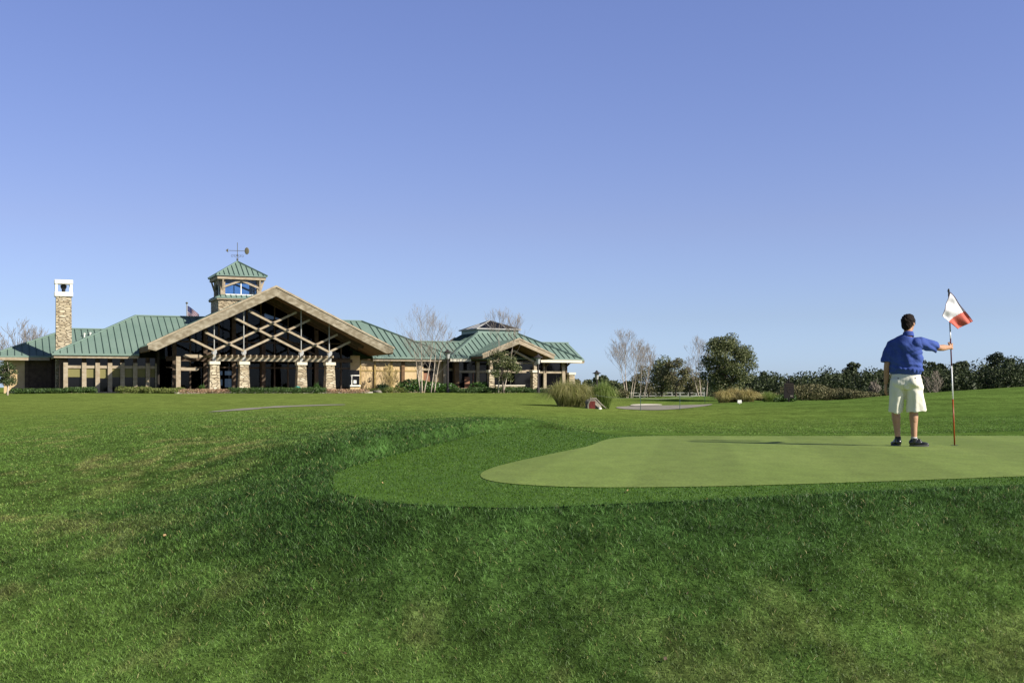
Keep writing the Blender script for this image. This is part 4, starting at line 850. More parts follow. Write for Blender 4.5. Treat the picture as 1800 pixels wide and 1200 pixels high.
# ---------------------------------------------------------------- trees by the building
bare_tree('birch_tree', at(742, 96), 6.2, [(0, -.02, 1.0), (.15, .14, .9), (-.1, -.2, .7)], 21, 'leafless pale birch clump rising in front of the ochre facade', spread=.45, depth=4, minr=.0036, nl=16, width=1.3)
bare_tree('birch_tree', at(757, 99), 5.9, [(0, .1, 1.0), (.3, .2, .85)], 23, 'leafless birch with the thickest white trunk beside the left lamp post', spread=.5, depth=4, minr=.0036, nl=14, width=1.3)
bare_tree('birch_tree', at(876, 101), 6.3, [(0, .0, 1.0), (.4, .18, .93)], 25, 'leafless birch behind the small oak at the porch', spread=.42, depth=4, minr=.005, low=.5, nl=14)
leafy_tree('oak_tree', at(885, 96), 3.55, 3.0, 4, 'small sparse live oak before the pavilion porch', n=4200, size=.13, k=34, base=.22, cl=.15, top=.7)
leafy_tree('evergreen_tree', at(13, 80), 2.75, 1.5, 5, 'small bushy evergreen at the left edge of the photo', n=4200, size=.1, k=34, base=.14, cl=.18, bark='birch', leafm='juniper')
bare_tree('shrub_bare', cw(11.0, 4.6), 2.3, [(0, .15, 1), (.1, -.35, .9), (-.1, .5, .9), (0, -.1, 1), (.1, .3, .8), (0, -.6, .7)], 31, 'leafless ochre twiggy shrub against the tan wall', bark='yshrub', twig='yshrub', spread=.5, depth=2, minr=.012, cat='shrub', low=.2)
bpy.data.objects['shrub_bare'].name = 'bare_shrub'
bare_tree('bare_tree', at(30, 128), 7.2, [(0, .0, 1.0), (.8, .15, .9), (-1.2, -.2, .85)], 41, 'leafless tree behind the far left roof', bark='twig', spread=.6, depth=3, minr=.012)
bare_tree('bare_tree', at(58, 135), 7.0, [(0, .1, 1.0), (.8, .25, .9)], 43, 'leafless tree just left of the stone chimney, behind the roof', bark='twig', spread=.6, depth=3, minr=.012)
# middle distance
bare_tree('birch_tree', at(1104, 90), 4.5, [(0, -.09, 1.0), (-.1, -.22, .85)], 51, 'tallest leafless birch right of the grass clumps, leaning left', spread=.5, depth=4, minr=.004, width=1.35, nl=22)
bare_tree('birch_tree', at(1109, 93), 4.1, [(0, .06, 1.0), (.1, .16, .9)], 52, 'slender leafless birch close behind the tallest one', spread=.45, depth=4, minr=.004, nl=12)
bare_tree('birch_tree', at(1126, 94), 3.9, [(0, .0, 1.0), (.3, .2, .8)], 53, 'leafless birch in the middle of the row of birches', spread=.5, depth=4, minr=.004, nl=12)
bare_tree('birch_tree', at(1131, 95), 3.5, [(0, .18, 1.0)], 54, 'rightmost birch of the row, leaning right', spread=.5, depth=4, minr=.004, nl=12)
bare_tree('birch_tree', at(1232, 92), 4.1, [(0, -.06, 1.0), (.45, .06, .75), (-.1, -.3, .7)], 55, 'leafless birch with forked white trunk left of the big oak', spread=.5, depth=4, minr=.004, nl=14)
leafy_tree('oak_tree', at(1163, 100), 3.6, 2.9, 61, 'dark rounded oak behind the fence, left of a paler oak', n=6500, size=.13, k=42, base=.08, top=.6)
leafy_tree('oak_tree', at(1187, 98), 3.5, 2.5, 62, 'paler looser oak behind the fence, right of the dark one', n=4200, size=.13, k=36, base=.1, leafm='scrub', top=.8)
leafy_tree('oak_tree', at(1213, 104), 2.9, 2.4, 63, 'small olive tree behind the forked birch', n=3600, size=.13, k=30, base=.1, leafm='scrub', top=.6)
leafy_tree('oak_tree', at(1140, 104), 3.2, 3.2, 64, 'thin olive tree behind the row of birches', n=3400, size=.13, k=34, base=.1, leafm='scrub', top=.6, sparse=.1)
leafy_tree('live_oak', at(1277, 72), 4.2, 4.0, 65, 'large dense live oak standing alone beside the tawny grass', n=26000, size=.105, k=120, base=.10, cl=.115, top=.55, trunk_r=.14)
# clumps of ornamental grass
p = at(999, 53); tuft('grass_clump', p, 1.42, 3.1, 2800, 'pampas', 71, 'largest arching grass clump left of the red plaque', .85, .02, group='arching grass clumps near the clubhouse', cl=1)
p = at(1021, 54.5); tuft('grass_clump', p, 1.25, 1.9, 1700, 'pampas', 74, 'tawny grass clump behind the rock with the red plaque', .8, .02, group='arching grass clumps near the clubhouse', cl=1)
p = at(1061, 52.5); tuft('grass_clump', p, 1.4, 1.6, 1900, 'pampasg', 72, 'bright green grass clump right of the red plaque', .65, .02, group='arching grass clumps near the clubhouse', cl=1)
for i, (px, Y, h, w_, lb) in enumerate(((1272, 66, .85, 1.7, 'golden grass tuft at the left under the live oak'), (1290, 67, .95, 1.8, 'tallest golden grass tuft under the live oak'), (1314, 66, .85, 2.0, 'golden grass tuft behind the white marker, arching right'))):
    tuft('grass_tuft', at(px, Y), h, w_, 1900, 'gold', 80 + i, lb, .9, .02, group='golden grass tufts under the live oak', cl=1)
tuft('grass_tuft', at(1350, 69), .7, 1.5, 1400, 'pampasg', 84, 'green grass tuft between the golden ones and the brown sign', .6, .016, group='golden grass tufts under the live oak', cl=1)
# rock with red plaque
c = at(1043, 51.6); o = rock('marker_rock', (c[0], c[1], c[2] + .12), (.36, .2, .3), 9, 'weathered grey rock with a dark red plaque between grass clumps', cat='marker stone')
pq = MB(); pq.box(-.22, .06, -.36, -.30, -.16, .22); q = pq.build('plaque', M['plaque'], o)
st = MB(); st.tube([(-.25, -.34, -.25), (-.27, -.34, .05), (-.16, -.35, .32), (.08, -.3, .34), (.32, -.26, .08), (.55, -.2, -.1)], [.04, .045, .05, .05, .045, .03], 6); st.build('branch', M['rock'], o)
c = at(1055, 50.8); rock('stone', (c[0], c[1], c[2] + .03), (.08, .07, .06), 11, 'small white stone right of the red plaque', 'white', 'stone')
# white curved object beyond the clumps
m = MB(); m.tube([(-.2, 0, .80), (-.08, 0, .86), (.06, 0, .84), (.13, 0, .72), (.14, 0, .42), (.15, 0, 0)], .04, 8); o = m.build('curved_pipe', M['white']); o.location = at(1033, 58); tag(o, 'white curved pipe standing behind the grass clumps', 'pipe')
# rope line on thin stakes
stk = []
for px, Y, lb in ((1126, 50, 'thin green stake holding the rope, nearest the grass clumps'), (1195, 52, 'thin green stake holding the rope, in the middle'), (1239, 66, 'thin green stake holding the rope, nearest the live oak')):
    p = at(px, Y); m = MB(); m.tube([(0, 0, -.05), (0, 0, .62)], .014, 5); m.ell((0, 0, .63), (.02, .02, .02), 6, 4); o = m.build('rope_stake', M['seam']); o.location = p; tag(o, lb, 'stake', 'thin stakes of the rope line'); stk.append((p[0], p[1], p[2] + .56))
p0 = at(1045, 51.4); stk = [(p0[0], p0[1], p0[2] + .62)] + stk
m = MB(); pts = []
for a, b in zip(stk, stk[1:]):
    for k in range(6): t = k / 6; q = Vector(a).lerp(Vector(b), t); q.z -= .06 * 4 * t * (1 - t); pts.append(q)
m.tube(pts + [Vector(stk[-1])], .004, 4); o = m.build('rope', M['steel']); tag(o, 'thin pale rope strung between the stakes', 'rope')
# white rail fence
m_root = empty('rail_fence', (0, 0, 0), label='white rail fence beyond the birches', cat='fence'); P = []
for px in np.linspace(1082, 1238, 12): x, y, z = at(px, 108 + (px - 1160) * .01); P.append((x, y, z))
for (x, y, z) in P:
    m = MB(); m.box(x - .06, x + .06, y - .06, y + .06, z - .2, .34); m.build('post', M['fence'], m_root)
for zz_ in (.26, -.02):
    m = MB()
    for a, b in zip(P, P[1:]): m.bar((a[0], a[1] - .08, zz_), (b[0], b[1] - .08, zz_), .04, .07)
    m.build('rail', M['fence'], m_root)
# grey canopy roof behind the fence
o = empty('canopy', at(1188, 118), label='low dark curved canopy behind the white fence', cat='canopy')
m = MB(); pts = [(x, 0, 1.25 + .35 * math.cos(x / 3.2 * PI / 2)) for x in np.linspace(-3, 3, 9)]
for a, b in zip(pts, pts[1:]): m.prism([a, b, (b[0], 0, b[2] + .12), (a[0], 0, a[2] + .12)], (0, 2, 0))
m.build('roof', M['steel'], o)
for x in (-2.6, 0, 2.6): m = MB(); m.tube([(x, .1, 0), (x, .1, 1.3 + .3 * math.cos(x / 3.2 * PI / 2))], .06, 6); m.build('post', M['bronze'], o)
# white marker and brown sign
m = MB(); m.box(-.11, .11, -.05, .05, .04, .2, .01, .01); m.box(-.03, .03, -.03, .03, -.05, .04); o = m.build('yardage_marker', M['white']); o.location = at(1300, 60); tag(o, 'small white block marker in front of the golden grass', 'marker')
c = at(1386.5, 60); o = empty('hole_sign', (c[0], c[1], c[2]), label='dark brown hole sign on a post at the crest of the slope', cat='sign')
m = MB(); m.tube([(0, 0, -.1), (0, 0, 1.05), ], .035, 6); m.lathe((0, 0, 1.05), [(.05, 0), (.045, .1), (0, .28)], 8); m.build('post', M['signb'], o)
m = MB(); m.box(-.26, .26, -.06, -.02, .2, 1.0); m.box(-.13, -.05, -.04, -.0, 1.0, 1.12); bd = m.build('board', M['signb'], o)
m = MB(); m.box(-.2, .22, -.075, -.062, .9, .94); m.box(-.18, .2, -.075, -.062, .81, .84)
for a, b in zip([(.02 + .10 * math.cos(t), .62 + .12 * math.sin(t)) for t in np.linspace(.6, 5.4, 9)], [(.02 + .10 * math.cos(t), .62 + .12 * math.sin(t)) for t in np.linspace(.6, 5.4, 9)][1:]): m.bar((a[0], -.068, a[1]), (b[0], -.068, b[1]), .012, .03)
m.build('emblem', M['signd'], bd); m = MB(); m.box(.06, .2, -.075, -.062, .27, .35); m.build('panel', M['rock'], bd)

# ---------------------------------------------------------------- far trees
rnd = random.Random(5)
far = [(1345, 655, 22, 'pine'), (1362, 663, 17, 'pine'), (1408, 660, 22, 'pine'), (1428, 664, 18, 'oak'), (1448, 657, 24, 'pine'), (1472, 651, 24, 'pine'), (1500, 640, 30, 'pine'), (1524, 650, 30, 'pine'), (1548, 648, 26, 'pine'), (1572, 642, 30, 'pine'), (1600, 645, 30, 'pine'), (1630, 624, 34, 'pine'), (1655, 642, 28, 'pine'), (1690, 634, 44, 'pine'), (1722, 646, 26, 'pine'), (1746, 617, 52, 'pine'), (1778, 626, 50, 'pine'), (1815, 640, 40, 'pine'), (1850, 635, 44, 'pine'),
       (1326, 664, 22, 'pine'), (1385, 668, 20, 'oak'), (1306, 668, 24, 'pine'), (1080, 664, 30, 'oak'), (1056, 658, 26, 'pine'), (1030, 668, 28, 'oak'), (1012, 669, 24, 'scrub'), (1104, 668, 26, 'pine'), (1128, 672, 24, 'pine'), (1205, 668, 26, 'pine'), (1236, 666, 26, 'pine'), (1180, 675, 30, 'pine'), (1154, 674, 30, 'oak')]
ords = ['first', 'second', 'third', 'fourth', 'fifth', 'sixth', 'seventh', 'eighth', 'ninth', 'tenth', 'eleventh', 'twelfth', 'thirteenth', 'fourteenth', 'fifteenth', 'sixteenth', 'seventeenth', 'eighteenth', 'nineteenth', 'twentieth', 'twenty-first', 'twenty-second', 'twenty-third', 'twenty-fourth', 'twenty-fifth']
for i, (px, top, wpx, kind) in enumerate(far):
    Y = 165 + rnd.uniform(-12, 25); x, y, z = at(px, Y); h = EZ + (HZ - top + rnd.uniform(-2, 4)) / FP * Y - z; w_ = wpx / FP * Y * rnd.uniform(.75, 1.15)
    wd = {'pine': 'dark green', 'oak': 'olive green', 'scrub': 'tawny'}[kind]
    sh = sorted(f_[0] for f_ in far if (f_[0] > 1300) == (px > 1300)).index(px); lb = f'{wd} tree, {ords[sh]} from the ' + ('live oak in the front row of the far wood' if px > 1300 else 'clubhouse in the wood behind the birches')
    leafy_tree('far_tree', (x, y, z), h, w_ * 1.25, 100 + i, lb, kind, n=5200, size=.30, k=30, base=.12, cl=.17, top=.7, group='trees of the far wood', wood=i % 2 == 0)
fill = [(1340, 664), (1362, 664), (1384, 666), (1406, 662), (1428, 660), (1450, 655), (1472, 650), (1494, 645), (1514, 650), (1536, 652), (1558, 650), (1580, 648), (1604, 644), (1624, 632), (1644, 634), (1664, 644), (1684, 640), (1704, 642), (1724, 644), (1742, 628), (1762, 624), (1782, 630), (1802, 634), (1826, 638), (1850, 640)]
for i, (px, top) in enumerate(fill):
    Y = 188 + rnd.uniform(-6, 8); x, y, z = at(px + rnd.uniform(-4, 4), Y); h = EZ + (HZ - top - rnd.uniform(2, 12)) / FP * Y - z
    leafy_tree('far_tree', (x, y, z), h, rnd.uniform(3.4, 4.6), 300 + i, ords[i] + ' tree from the live oak rightwards in the rear row of the far wood', 'pine' if i % 4 else 'oak', n=3600, size=.28, k=34, base=.08, cl=.14, top=.7, group='trees of the far wood', wood=False)
# understorey that reads as one mass behind the crest
C = []; Rd = []
for px in np.linspace(985, 1870, 150):
    Y = 150 + rnd.uniform(-6, 8); x, y, z = at(px, Y); h = (1.9 if px < 1300 else 3.3 if px < 1450 else 3.9) + rnd.uniform(-.8, 1.3) + (1.2 if px > 1620 else 0); C.append((x, y, z + h * .5)); Rd.append((2.0, 1.6, h * .5))
C2 = []
o = leaf_obj('woodland_understorey', M['pine'], C, Rd, 70000, .3, shell=.3); tag(o, 'dark mass of undergrowth filling the foot of the far wood', kind='stuff')
# olive scrub bushes right of the live oak
for i, (px, top, wpx, Y, m_, lb) in enumerate(((1352, 688, 30, 74, 'scrub', 'olive scrub bush just left of the brown sign'), (1375, 690, 26, 72, 'hedge', 'darker low bush behind the brown sign post'), (1412, 671, 42, 88, 'scrub', 'grey olive bush right of the brown sign'), (1440, 673, 36, 90, 'scrub', 'broad olive bush in the middle of the scrub'), (1468, 678, 36, 92, 'scrub', 'low tawny bush in the scrub'), (1495, 682, 34, 88, 'scrub', 'brownish bush at the slope crest'), (1520, 684, 30, 90, 'scrub', 'small olive bush nearest the man'), (1335, 690, 24, 78, 'hedge', 'green bush right behind the golden grass'), (1545, 675, 34, 100, 'pine', 'dark bush left of the man'), (1030, 678, 40, 84, 'scrub', 'brown olive bush behind the large grass clump'), (1075, 680, 34, 86, 'scrub', 'olive bush behind the green grass clump'))):
    x, y, z = at(px, Y); h = max(.5, EZ + (HZ - top) / FP * Y - z); w_ = wpx / FP * Y * 1.3
    o = hedge('scrub_bush', (x, y, z), w_, w_ * .7, h, m_, 3600, .12, lb, 0, .35, group='scrub bushes along the crest')
for i, (px, Y, h) in enumerate(((1640, 140, 3.6), (1537, 92, 1.5))):
    bare_tree('bare_shrub', at(px, Y), h, [(0, .1, 1), (.2, -.4, .9), (-.2, .5, .8)], 200 + i, ['leafless grey shrub before the far wood right of the man', 'leafless twiggy shrub on the crest left of the man'][i], bark='twig', spread=.6, depth=2, minr=.02, cat='shrub', low=.2)

# fallen leaves; two dark brown ones stand in for divots
for i, (px, py, s, lb) in enumerate(((673, 852, .035, 'pale dry leaf on the collar turf, left of the green tip'), (663, 820, .03, 'small tan leaf near the upper edge of the collar'), (1103, 865, .038, 'curled tan leaf on the collar below the green'), (1099, 869, .03, 'smaller leaf touching the curled one below the green'), (290, 946, .035, 'tan leaf lying alone on the left lawn'), (548, 1043, .03, 'brown leaf in the middle foreground grass'), (606, 1156, .03, 'brown leaf near the bottom edge of the photo'), (1208, 1052, .04, 'dark brown divot in the lower foreground grass, built as a leaf'), (1425, 1046, .035, 'dark brown divot right of the other dark one, built as a leaf'), (1170, 1168, .035, 'dark leaf in the lower middle grass near the bottom edge'), (800, 834, .012, 'tiny dark seed on the collar turf'), (1242, 880, .02, 'small brown leaf at the near collar edge'))):
    x, y, z = hit(px, py); s *= .72; m = MB(); k = []
    for j in range(9):
        t = j / 8; wv_ = math.sin(PI * t) * s * .42; k.append((t * s - s / 2, wv_, .004 * math.sin(6 * t) + s * .3 * abs(math.cos(PI * t * .9))))
    for j in range(8):
        a, b = k[j], k[j + 1]; m.add([(a[0], -a[1], a[2]), (a[0], 0, a[2] - s * .1), (b[0], 0, b[2] - s * .1), (b[0], -b[1], b[2])], [(0, 1, 2, 3)]); m.add([(a[0], 0, a[2] - s * .1), (a[0], a[1], a[2]), (b[0], b[1], b[2]), (b[0], 0, b[2] - s * .1)], [(0, 1, 2, 3)])
    o = m.build('fallen_leaf', M['leaf'] if i not in (5, 7, 8, 9, 10) else M['dwood']); o.location = (x, y, z + (.02 if i in (4, 5, 6, 7, 8, 9) else .012)); o.rotation_euler = (.3, .2, i * 1.3); tag(o, lb, 'leaf', 'fallen leaves')

# ================================================================== THE MAN
MX, MY = 5.369, 15.45
man = None
def remeshed(mb, name, m, voxel, smooth=3, loc=(0, 0, 0), disp=None, parent=None, factor=.6):
    me = mb.mesh(name); o = bpy.data.objects.new(name, me); COL.objects.link(o)
    r = o.modifiers.new('r', 'REMESH'); r.mode = 'VOXEL'; r.voxel_size = voxel; r.adaptivity = 0
    s = o.modifiers.new('s', 'SMOOTH'); s.factor = factor; s.iterations = smooth
    dg = bpy.context.evaluated_depsgraph_get(); me2 = bpy.data.meshes.new_from_object(o.evaluated_get(dg)); bpy.data.objects.remove(o); me2.name = name
    if disp is not None:
        n = len(me2.vertices); co = np.zeros(n * 3, np.float32); me2.vertices.foreach_get('co', co); co = co.reshape(-1, 3); no = np.zeros(n * 3, np.float32); me2.vertices.foreach_get('normal', no); no = no.reshape(-1, 3)
        co2 = disp(co.astype(float), no.astype(float)); me2.vertices.foreach_set('co', co2.astype(np.float32).ravel()); me2.update()
    me2.materials.clear(); return link(name, me2, m, parent, True)
def cap(mb, pts, rad, n=14): mb.tube(pts, rad, n); [mb.ell(p, ((r, r, r) if not hasattr(r, '__len__') else (r[0], r[1], min(r))) , 12, 8) for p, r in ((pts[0], rad[0]), (pts[-1], rad[-1]))]
V3 = Vector
yaw = R(42); hf = V3((math.sin(yaw), math.cos(yaw), 0)); hr = V3((math.cos(yaw), -math.sin(yaw), 0)); HC = V3((.015, .0, 1.665))
def hp_(r, f, u): return HC + hr * r + hf * f + V3((0, 0, u))
rotH = Matrix((hr, hf, (0, 0, 1))).transposed()
B = MB()
# head
B.ell(hp_(0, -.012, .025), (.074, .094, .095), 20, 14, rotH); B.ell(hp_(0, .03, -.035), (.056, .062, .082), 18, 12, rotH); B.ell(hp_(0, .052, -.088), (.030, .030, .026), 12, 8, rotH)
B.tube([hp_(0, .092, .012), hp_(0, .106, -.015), hp_(0, .112, -.030)], [.009, .013, .015], 8); B.ell(hp_(0, .086, -.062), (.022, .011, .010), 10, 6, rotH)
for s in (-1, 1):
    B.ell(hp_(s * .078, -.006, -.008), (.010, .020, .032), 12, 8, rotH); B.ell(hp_(s * .03, .078, .022), (.022, .012, .008), 10, 6, rotH)
# neck, trunk
B.tube([(.0, -.015, 1.40), (.005, -.01, 1.50), (.012, 0, 1.62)], [(.062, .062), (.058, .055), (.056, .052)], 16)
B.tube([(-.02, 0, .90), (-.02, 0, 1.02), (-.03, 0, 1.2), (-.03, 0, 1.36), (-.02, 0, 1.44)], [(.13, .085), (.12, .07), (.11, .06), (.10, .055), (.08, .05)], 20)
# right arm to the flagstick, left arm hanging
SHR, ELR, WRR = V3((.14, -.09, 1.40)), V3((.440, -.01, 1.335)), V3((.66, .215, 1.352))
cap(B, [SHR, SHR.lerp(ELR, .5), ELR, ELR.lerp(WRR, .3), ELR.lerp(WRR, .7), WRR], [.045, .05, .042, .044, .034, .027])
SHL, ELL, WRL = V3((-.18, .10, 1.38)), V3((-.245, .09, 1.12)), V3((-.245, .14, .87))
cap(B, [SHL, SHL.lerp(ELL, .5), ELL, ELL.lerp(WRL, .3), ELL.lerp(WRL, .7), WRL], [.042, .05, .042, .043, .034, .027])
# right hand round the stick
pb = V3((6.127 - MX, 15.75 - MY, .005)); pt = V3((6.010 - MX, 15.66 - MY, 2.13)); zc = 1.365; pc_ = pb.lerp(pt, (zc - pb.z) / (pt.z - pb.z))
pdir = (pt - pb).normalized(); toh = (WRR - pc_); toh = (toh - pdir * toh.dot(pdir)).normalized(); lat_ = pdir.cross(toh)
palm = pc_ + toh * .042 + lat_ * .004
B.tube([WRR, WRR.lerp(palm, .5), palm], [(.020, .030), (.018, .038), (.015, .040)], 12); B.ell(palm, (.020, .018, .044), 12, 8)
def circ(z, a, r): return pc_ + pdir * z + toh * (math.cos(a) * r) + lat_ * (math.sin(a) * r)
for i, z in enumerate((.036, .013, -.011, -.034)):
    L = (.9, 1.0, .95, .8)[i]; B.tube([circ(z * .9, .55, .040), circ(z, 1.25, .030), circ(z, 2.2 * L + .1, .021), circ(z, 3.3 * L, .018), circ(z, 4.3 * L, .018)], [.0098, .0095, .009, .0085, .0075], 8)
B.tube([palm + pdir * .028 - lat_ * .01, circ(.052, -.8, .032), circ(.056, -1.7, .021), circ(.050, -2.7, .019)], [.0125, .0115, .0105, .0085], 8)
# left hand
LP = V3((-.245, .16, .80)); B.tube([WRL, V3((-.245, .15, .84)), LP, V3((-.243, .172, .765))], [(.020, .026), (.018, .036), (.017, .041), (.013, .038)], 12)
for i, dy in enumerate((.034, .012, -.011, -.032)):
    L = (.072, .082, .076, .060)[i]; a = V3((-.243, .172 + dy, .768)); B.tube([a, a + V3((.004, .004, -L * .45)), a + V3((.016, .002, -L * .8)), a + V3((.032, .0, -L))], [.0095, .009, .0085, .007], 8)
B.tube([V3((-.238, .185, .82)), V3((-.218, .215, .79)), V3((-.208, .223, .755))], [.013, .0115, .009], 8)
# legs
def leg(hip, knee, ank, toe):
    B.tube([hip, hip.lerp(knee, .5), knee, knee.lerp(ank, .28), knee.lerp(ank, .6), ank], [.088, .075, .057, .058, .044, .036], 16); B.ell(knee.lerp(ank, .30) + V3((0, -.018, 0)), (.047, .046, .10), 12, 8)
    B.tube([ank, ank + V3((0, 0, -.04)), ank.lerp(toe, .5) + V3((0, 0, -.03)), toe], [.037, .036, .034, .025], 10)
KL, ALk = V3((-.118, .13, .50)), V3((-.092, .11, .10)); KR, ARk = V3((.095, .03, .50)), V3((.092, .0, .10))
leg(V3((-.11, .06, .93)), KL, ALk, V3((-.096, .20, .045))); leg(V3((.06, 0, .93)), KR, ARk, V3((.185, -.02, .045)))
man = remeshed(B, 'person', M['skin'], .0045, 3, factor=.5)
man.location = (MX, MY, .004); tag(man, 'man in blue shirt and khaki shorts seen from behind, holding the flagstick', 'person')
man_parts = dict(parent=man)
# hair
Hh = MB(); Hh.ell(hp_(0, -.028, .038), (.088, .100, .096), 20, 14, rotH); Hh.ell(hp_(0, -.062, -.015), (.070, .060, .080), 18, 12, rotH); Hh.ell(hp_(0, .03, .085), (.065, .065, .048), 16, 10, rotH)
for s in (-1, 1): Hh.ell(hp_(s * .068, .0, .035), (.022, .05, .05), 12, 8, rotH); Hh.ell(hp_(s * .077, .024, .0), (.007, .010, .03), 10, 6, rotH)
def hair_d(co, no):
    n = fbm(co[:, 0] * 40 + co[:, 2] * 15, co[:, 1] * 40 - co[:, 2] * 25, 3); n2 = fbm(co[:, 0] * 110, co[:, 2] * 60 + co[:, 1] * 90, 2); return co + no * ((n - .5) * .026 + (n2 - .5) * .010 - .003)[:, None]
remeshed(Hh, 'hair', M['hair'], .006, 2, disp=hair_d, parent=man)
for s in (-1, 1):
    e = MB(); e.ell(hp_(s * .03, .078, .008), (.012, .008, .008), 10, 8, rotH); e.build('eye', M['black'], man, True)
# shirt
S = MB(); TA = R(-37)
def iv(p, a=None):
    a = -(TA if a is None else a); x, y = p[0] + .02, p[1]; return V3((-.02 + x * math.cos(a) - y * math.sin(a), x * math.sin(a) + y * math.cos(a), p[2]))
def rot_np(co, a):
    x, y = co[:, 0] + .02, co[:, 1]; return np.stack([-.02 + x * math.cos(a) - y * math.sin(a), x * math.sin(a) + y * math.cos(a), co[:, 2]], 1)
S.tube([(-.02, 0, .975), (-.02, 0, 1.03), (-.025, 0, 1.10), (-.03, 0, 1.22), (-.03, .0, 1.33), (-.02, -.005, 1.40), (-.01, -.01, 1.46), (.003, -.012, 1.50)], [(.19, .125), (.228, .15), (.226, .150), (.228, .142), (.226, .132), (.210, .116), (.135, .088), (.072, .066)], 32)
S.ell((-.03, -.035, 1.33), (.17, .10, .13), 20, 12)
def sleeve(a, b, c, r):
    S.tube([a, a.lerp(b, .5), b, c], r, 20)
S.tube([iv((.04, -.03, 1.39)), iv((.15, -.085, 1.395)), iv((.28, -.055, 1.37)), iv((.385, -.025, 1.342))], [(.075, .085), (.082, .090), (.072, .078), (.070, .078)], 20)
S.tube([iv((-.11, .06, 1.40)), iv((-.18, .10, 1.37)), iv((-.232, .095, 1.27)), iv((-.25, .09, 1.14))], [(.085, .085), (.080, .080), (.072, .075), (.070, .078)], 20)
S.ell((-.175, 0, 1.385), (.088, .09, .08), 16, 10); S.ell((.13, 0, 1.39), (.085, .09, .082), 16, 10)
# blousing over the belt
for k in range(22):
    a = 2 * PI * k / 22; S.ell((-.02 + .198 * math.cos(a), .132 * math.sin(a), 1.035 + .012 * math.sin(3 * a)), (.034, .030, .034), 10, 6)
def shirt_d(co, no):
    x, y, z = co.T; w = np.clip((1.46 - z) / .12, 0, 1)
    f = (fbm(x * 9 + 2 * np.sin(z * 5), z * 3.2 + y * 4, 4) - .5) * .034
    # long drapes running down the back and pull lines towards the raised arm
    back = np.clip(-y / .1, 0, 1) * np.clip((z - 1.0) / .1, 0, 1)
    f += .009 * np.sin((x * 34 + 5.0 * (z - 1.2) + 3 * vnoise(x * 6, z * 6))) * back * np.exp(-((z - 1.18) / .2) ** 2)
    f += -.026 * np.exp(-((x + .01 + .35 * (z - 1.2)) / .035) ** 2) * back * np.clip((1.42 - z) / .1, 0, 1) + .014 * np.exp(-((x + .085 + .2 * (z - 1.2)) / .03) ** 2) * back
    pull = np.clip((x - .02) / .1, 0, 1) * np.exp(-((z - 1.27) / .13) ** 2); f += .006 * np.sin((z * 70 - x * 38 + 4 * vnoise(x * 9, z * 9))) * pull
    f += .006 * np.sin(z * 95 + x * 12 + 5 * vnoise(x * 8, z * 5)) * np.exp(-((z - 1.07) / .06) ** 2)
    sl_ = (x > .2); f += np.where(sl_, .007 * np.sin(x * 60 + z * 50), 0)
    return rot_np(co + no * (f * w)[:, None], TA)
shirt = remeshed(S, 'shirt', M['shirt'], .008, 4, disp=shirt_d, parent=man)
c = MB()
cpts = []
for k in range(17):
    a = 2 * PI * k / 17; cpts.append(a)
vs = []
for zz_, r1, r2 in ((1.485, .074, .079), (1.515, .070, .074), (1.545, .064, .068), (1.546, .058, .062), (1.50, .062, .066)):
    for a in cpts: vs.append((.006 + r2 * math.cos(a), -.012 + r1 * math.sin(a), zz_ - .018 * math.sin(a)))
c.add(vs, [(i * 17 + j, i * 17 + (j + 1) % 17, (i + 1) * 17 + (j + 1) % 17, (i + 1) * 17 + j) for i in range(4) for j in range(17)]); c.build('collar', M['collar'], shirt, True)
# belt and shorts
b = MB(); b.tube([(-.02, 0, .985), (-.02, 0, 1.02)], [(.185, .125), (.185, .125)], 30); b = b.build('belt', M['black'], man, True); b.rotation_euler.z = R(-30)
T = MB()
T.tube([(-.02, 0, 1.005), (-.02, 0, .96), (-.02, -.005, .90), (-.02, -.01, .84), (-.02, 0, .79)], [(.182, .122), (.192, .130), (.20, .140), (.202, .138), (.19, .10)], 32)
T.ell((-.10, -.05, .87), (.105, .10, .10), 16, 12); T.ell((.07, -.05, .87), (.105, .10, .10), 16, 12)
T.tube([iv((-.105, .05, .90), R(-30)), iv((-.112, .06, .78), R(-30)), iv((-.112, .09, .62), R(-30)), iv((-.115, .12, .465), R(-30))], [(.108, .125), (.108, .125), (.098, .118), (.094, .115)], 24)
T.tube([iv((.065, -.03, .90), R(-30)), iv((.085, -.02, .78), R(-30)), iv((.105, .0, .62), R(-30)), iv((.12, .01, .475), R(-30))], [(.112, .118), (.114, .118), (.120, .112), (.128, .112)], 24)
def shorts_d(co, no):
    x, y, z = co.T; f = (fbm(x * 8 + 30, z * 4 + y * 5 + 7, 4) - .5) * .026 * np.clip((1.0 - z) / .08, 0, 1)
    f += .008 * np.sin(x * 50 + 3 * vnoise(x * 5, z * 6)) * np.clip((.8 - z) / .15, 0, 1); f += .012 * np.sin(z * 34 + x * 30) * np.exp(-((z - .80) / .05) ** 2) * (x > -.02)
    return rot_np(co + no * f[:, None], R(-30))
sh = remeshed(T, 'shorts', M['shorts'], .008, 3, disp=shorts_d, parent=man)
p = MB(); p.ell((.05, -.168, .925), (.010, .008, .008), 8, 6); p.ell((-.155, -.085, .925), (.008, .006, .008), 8, 6); p.each('pocket_button', M['button'], sh)
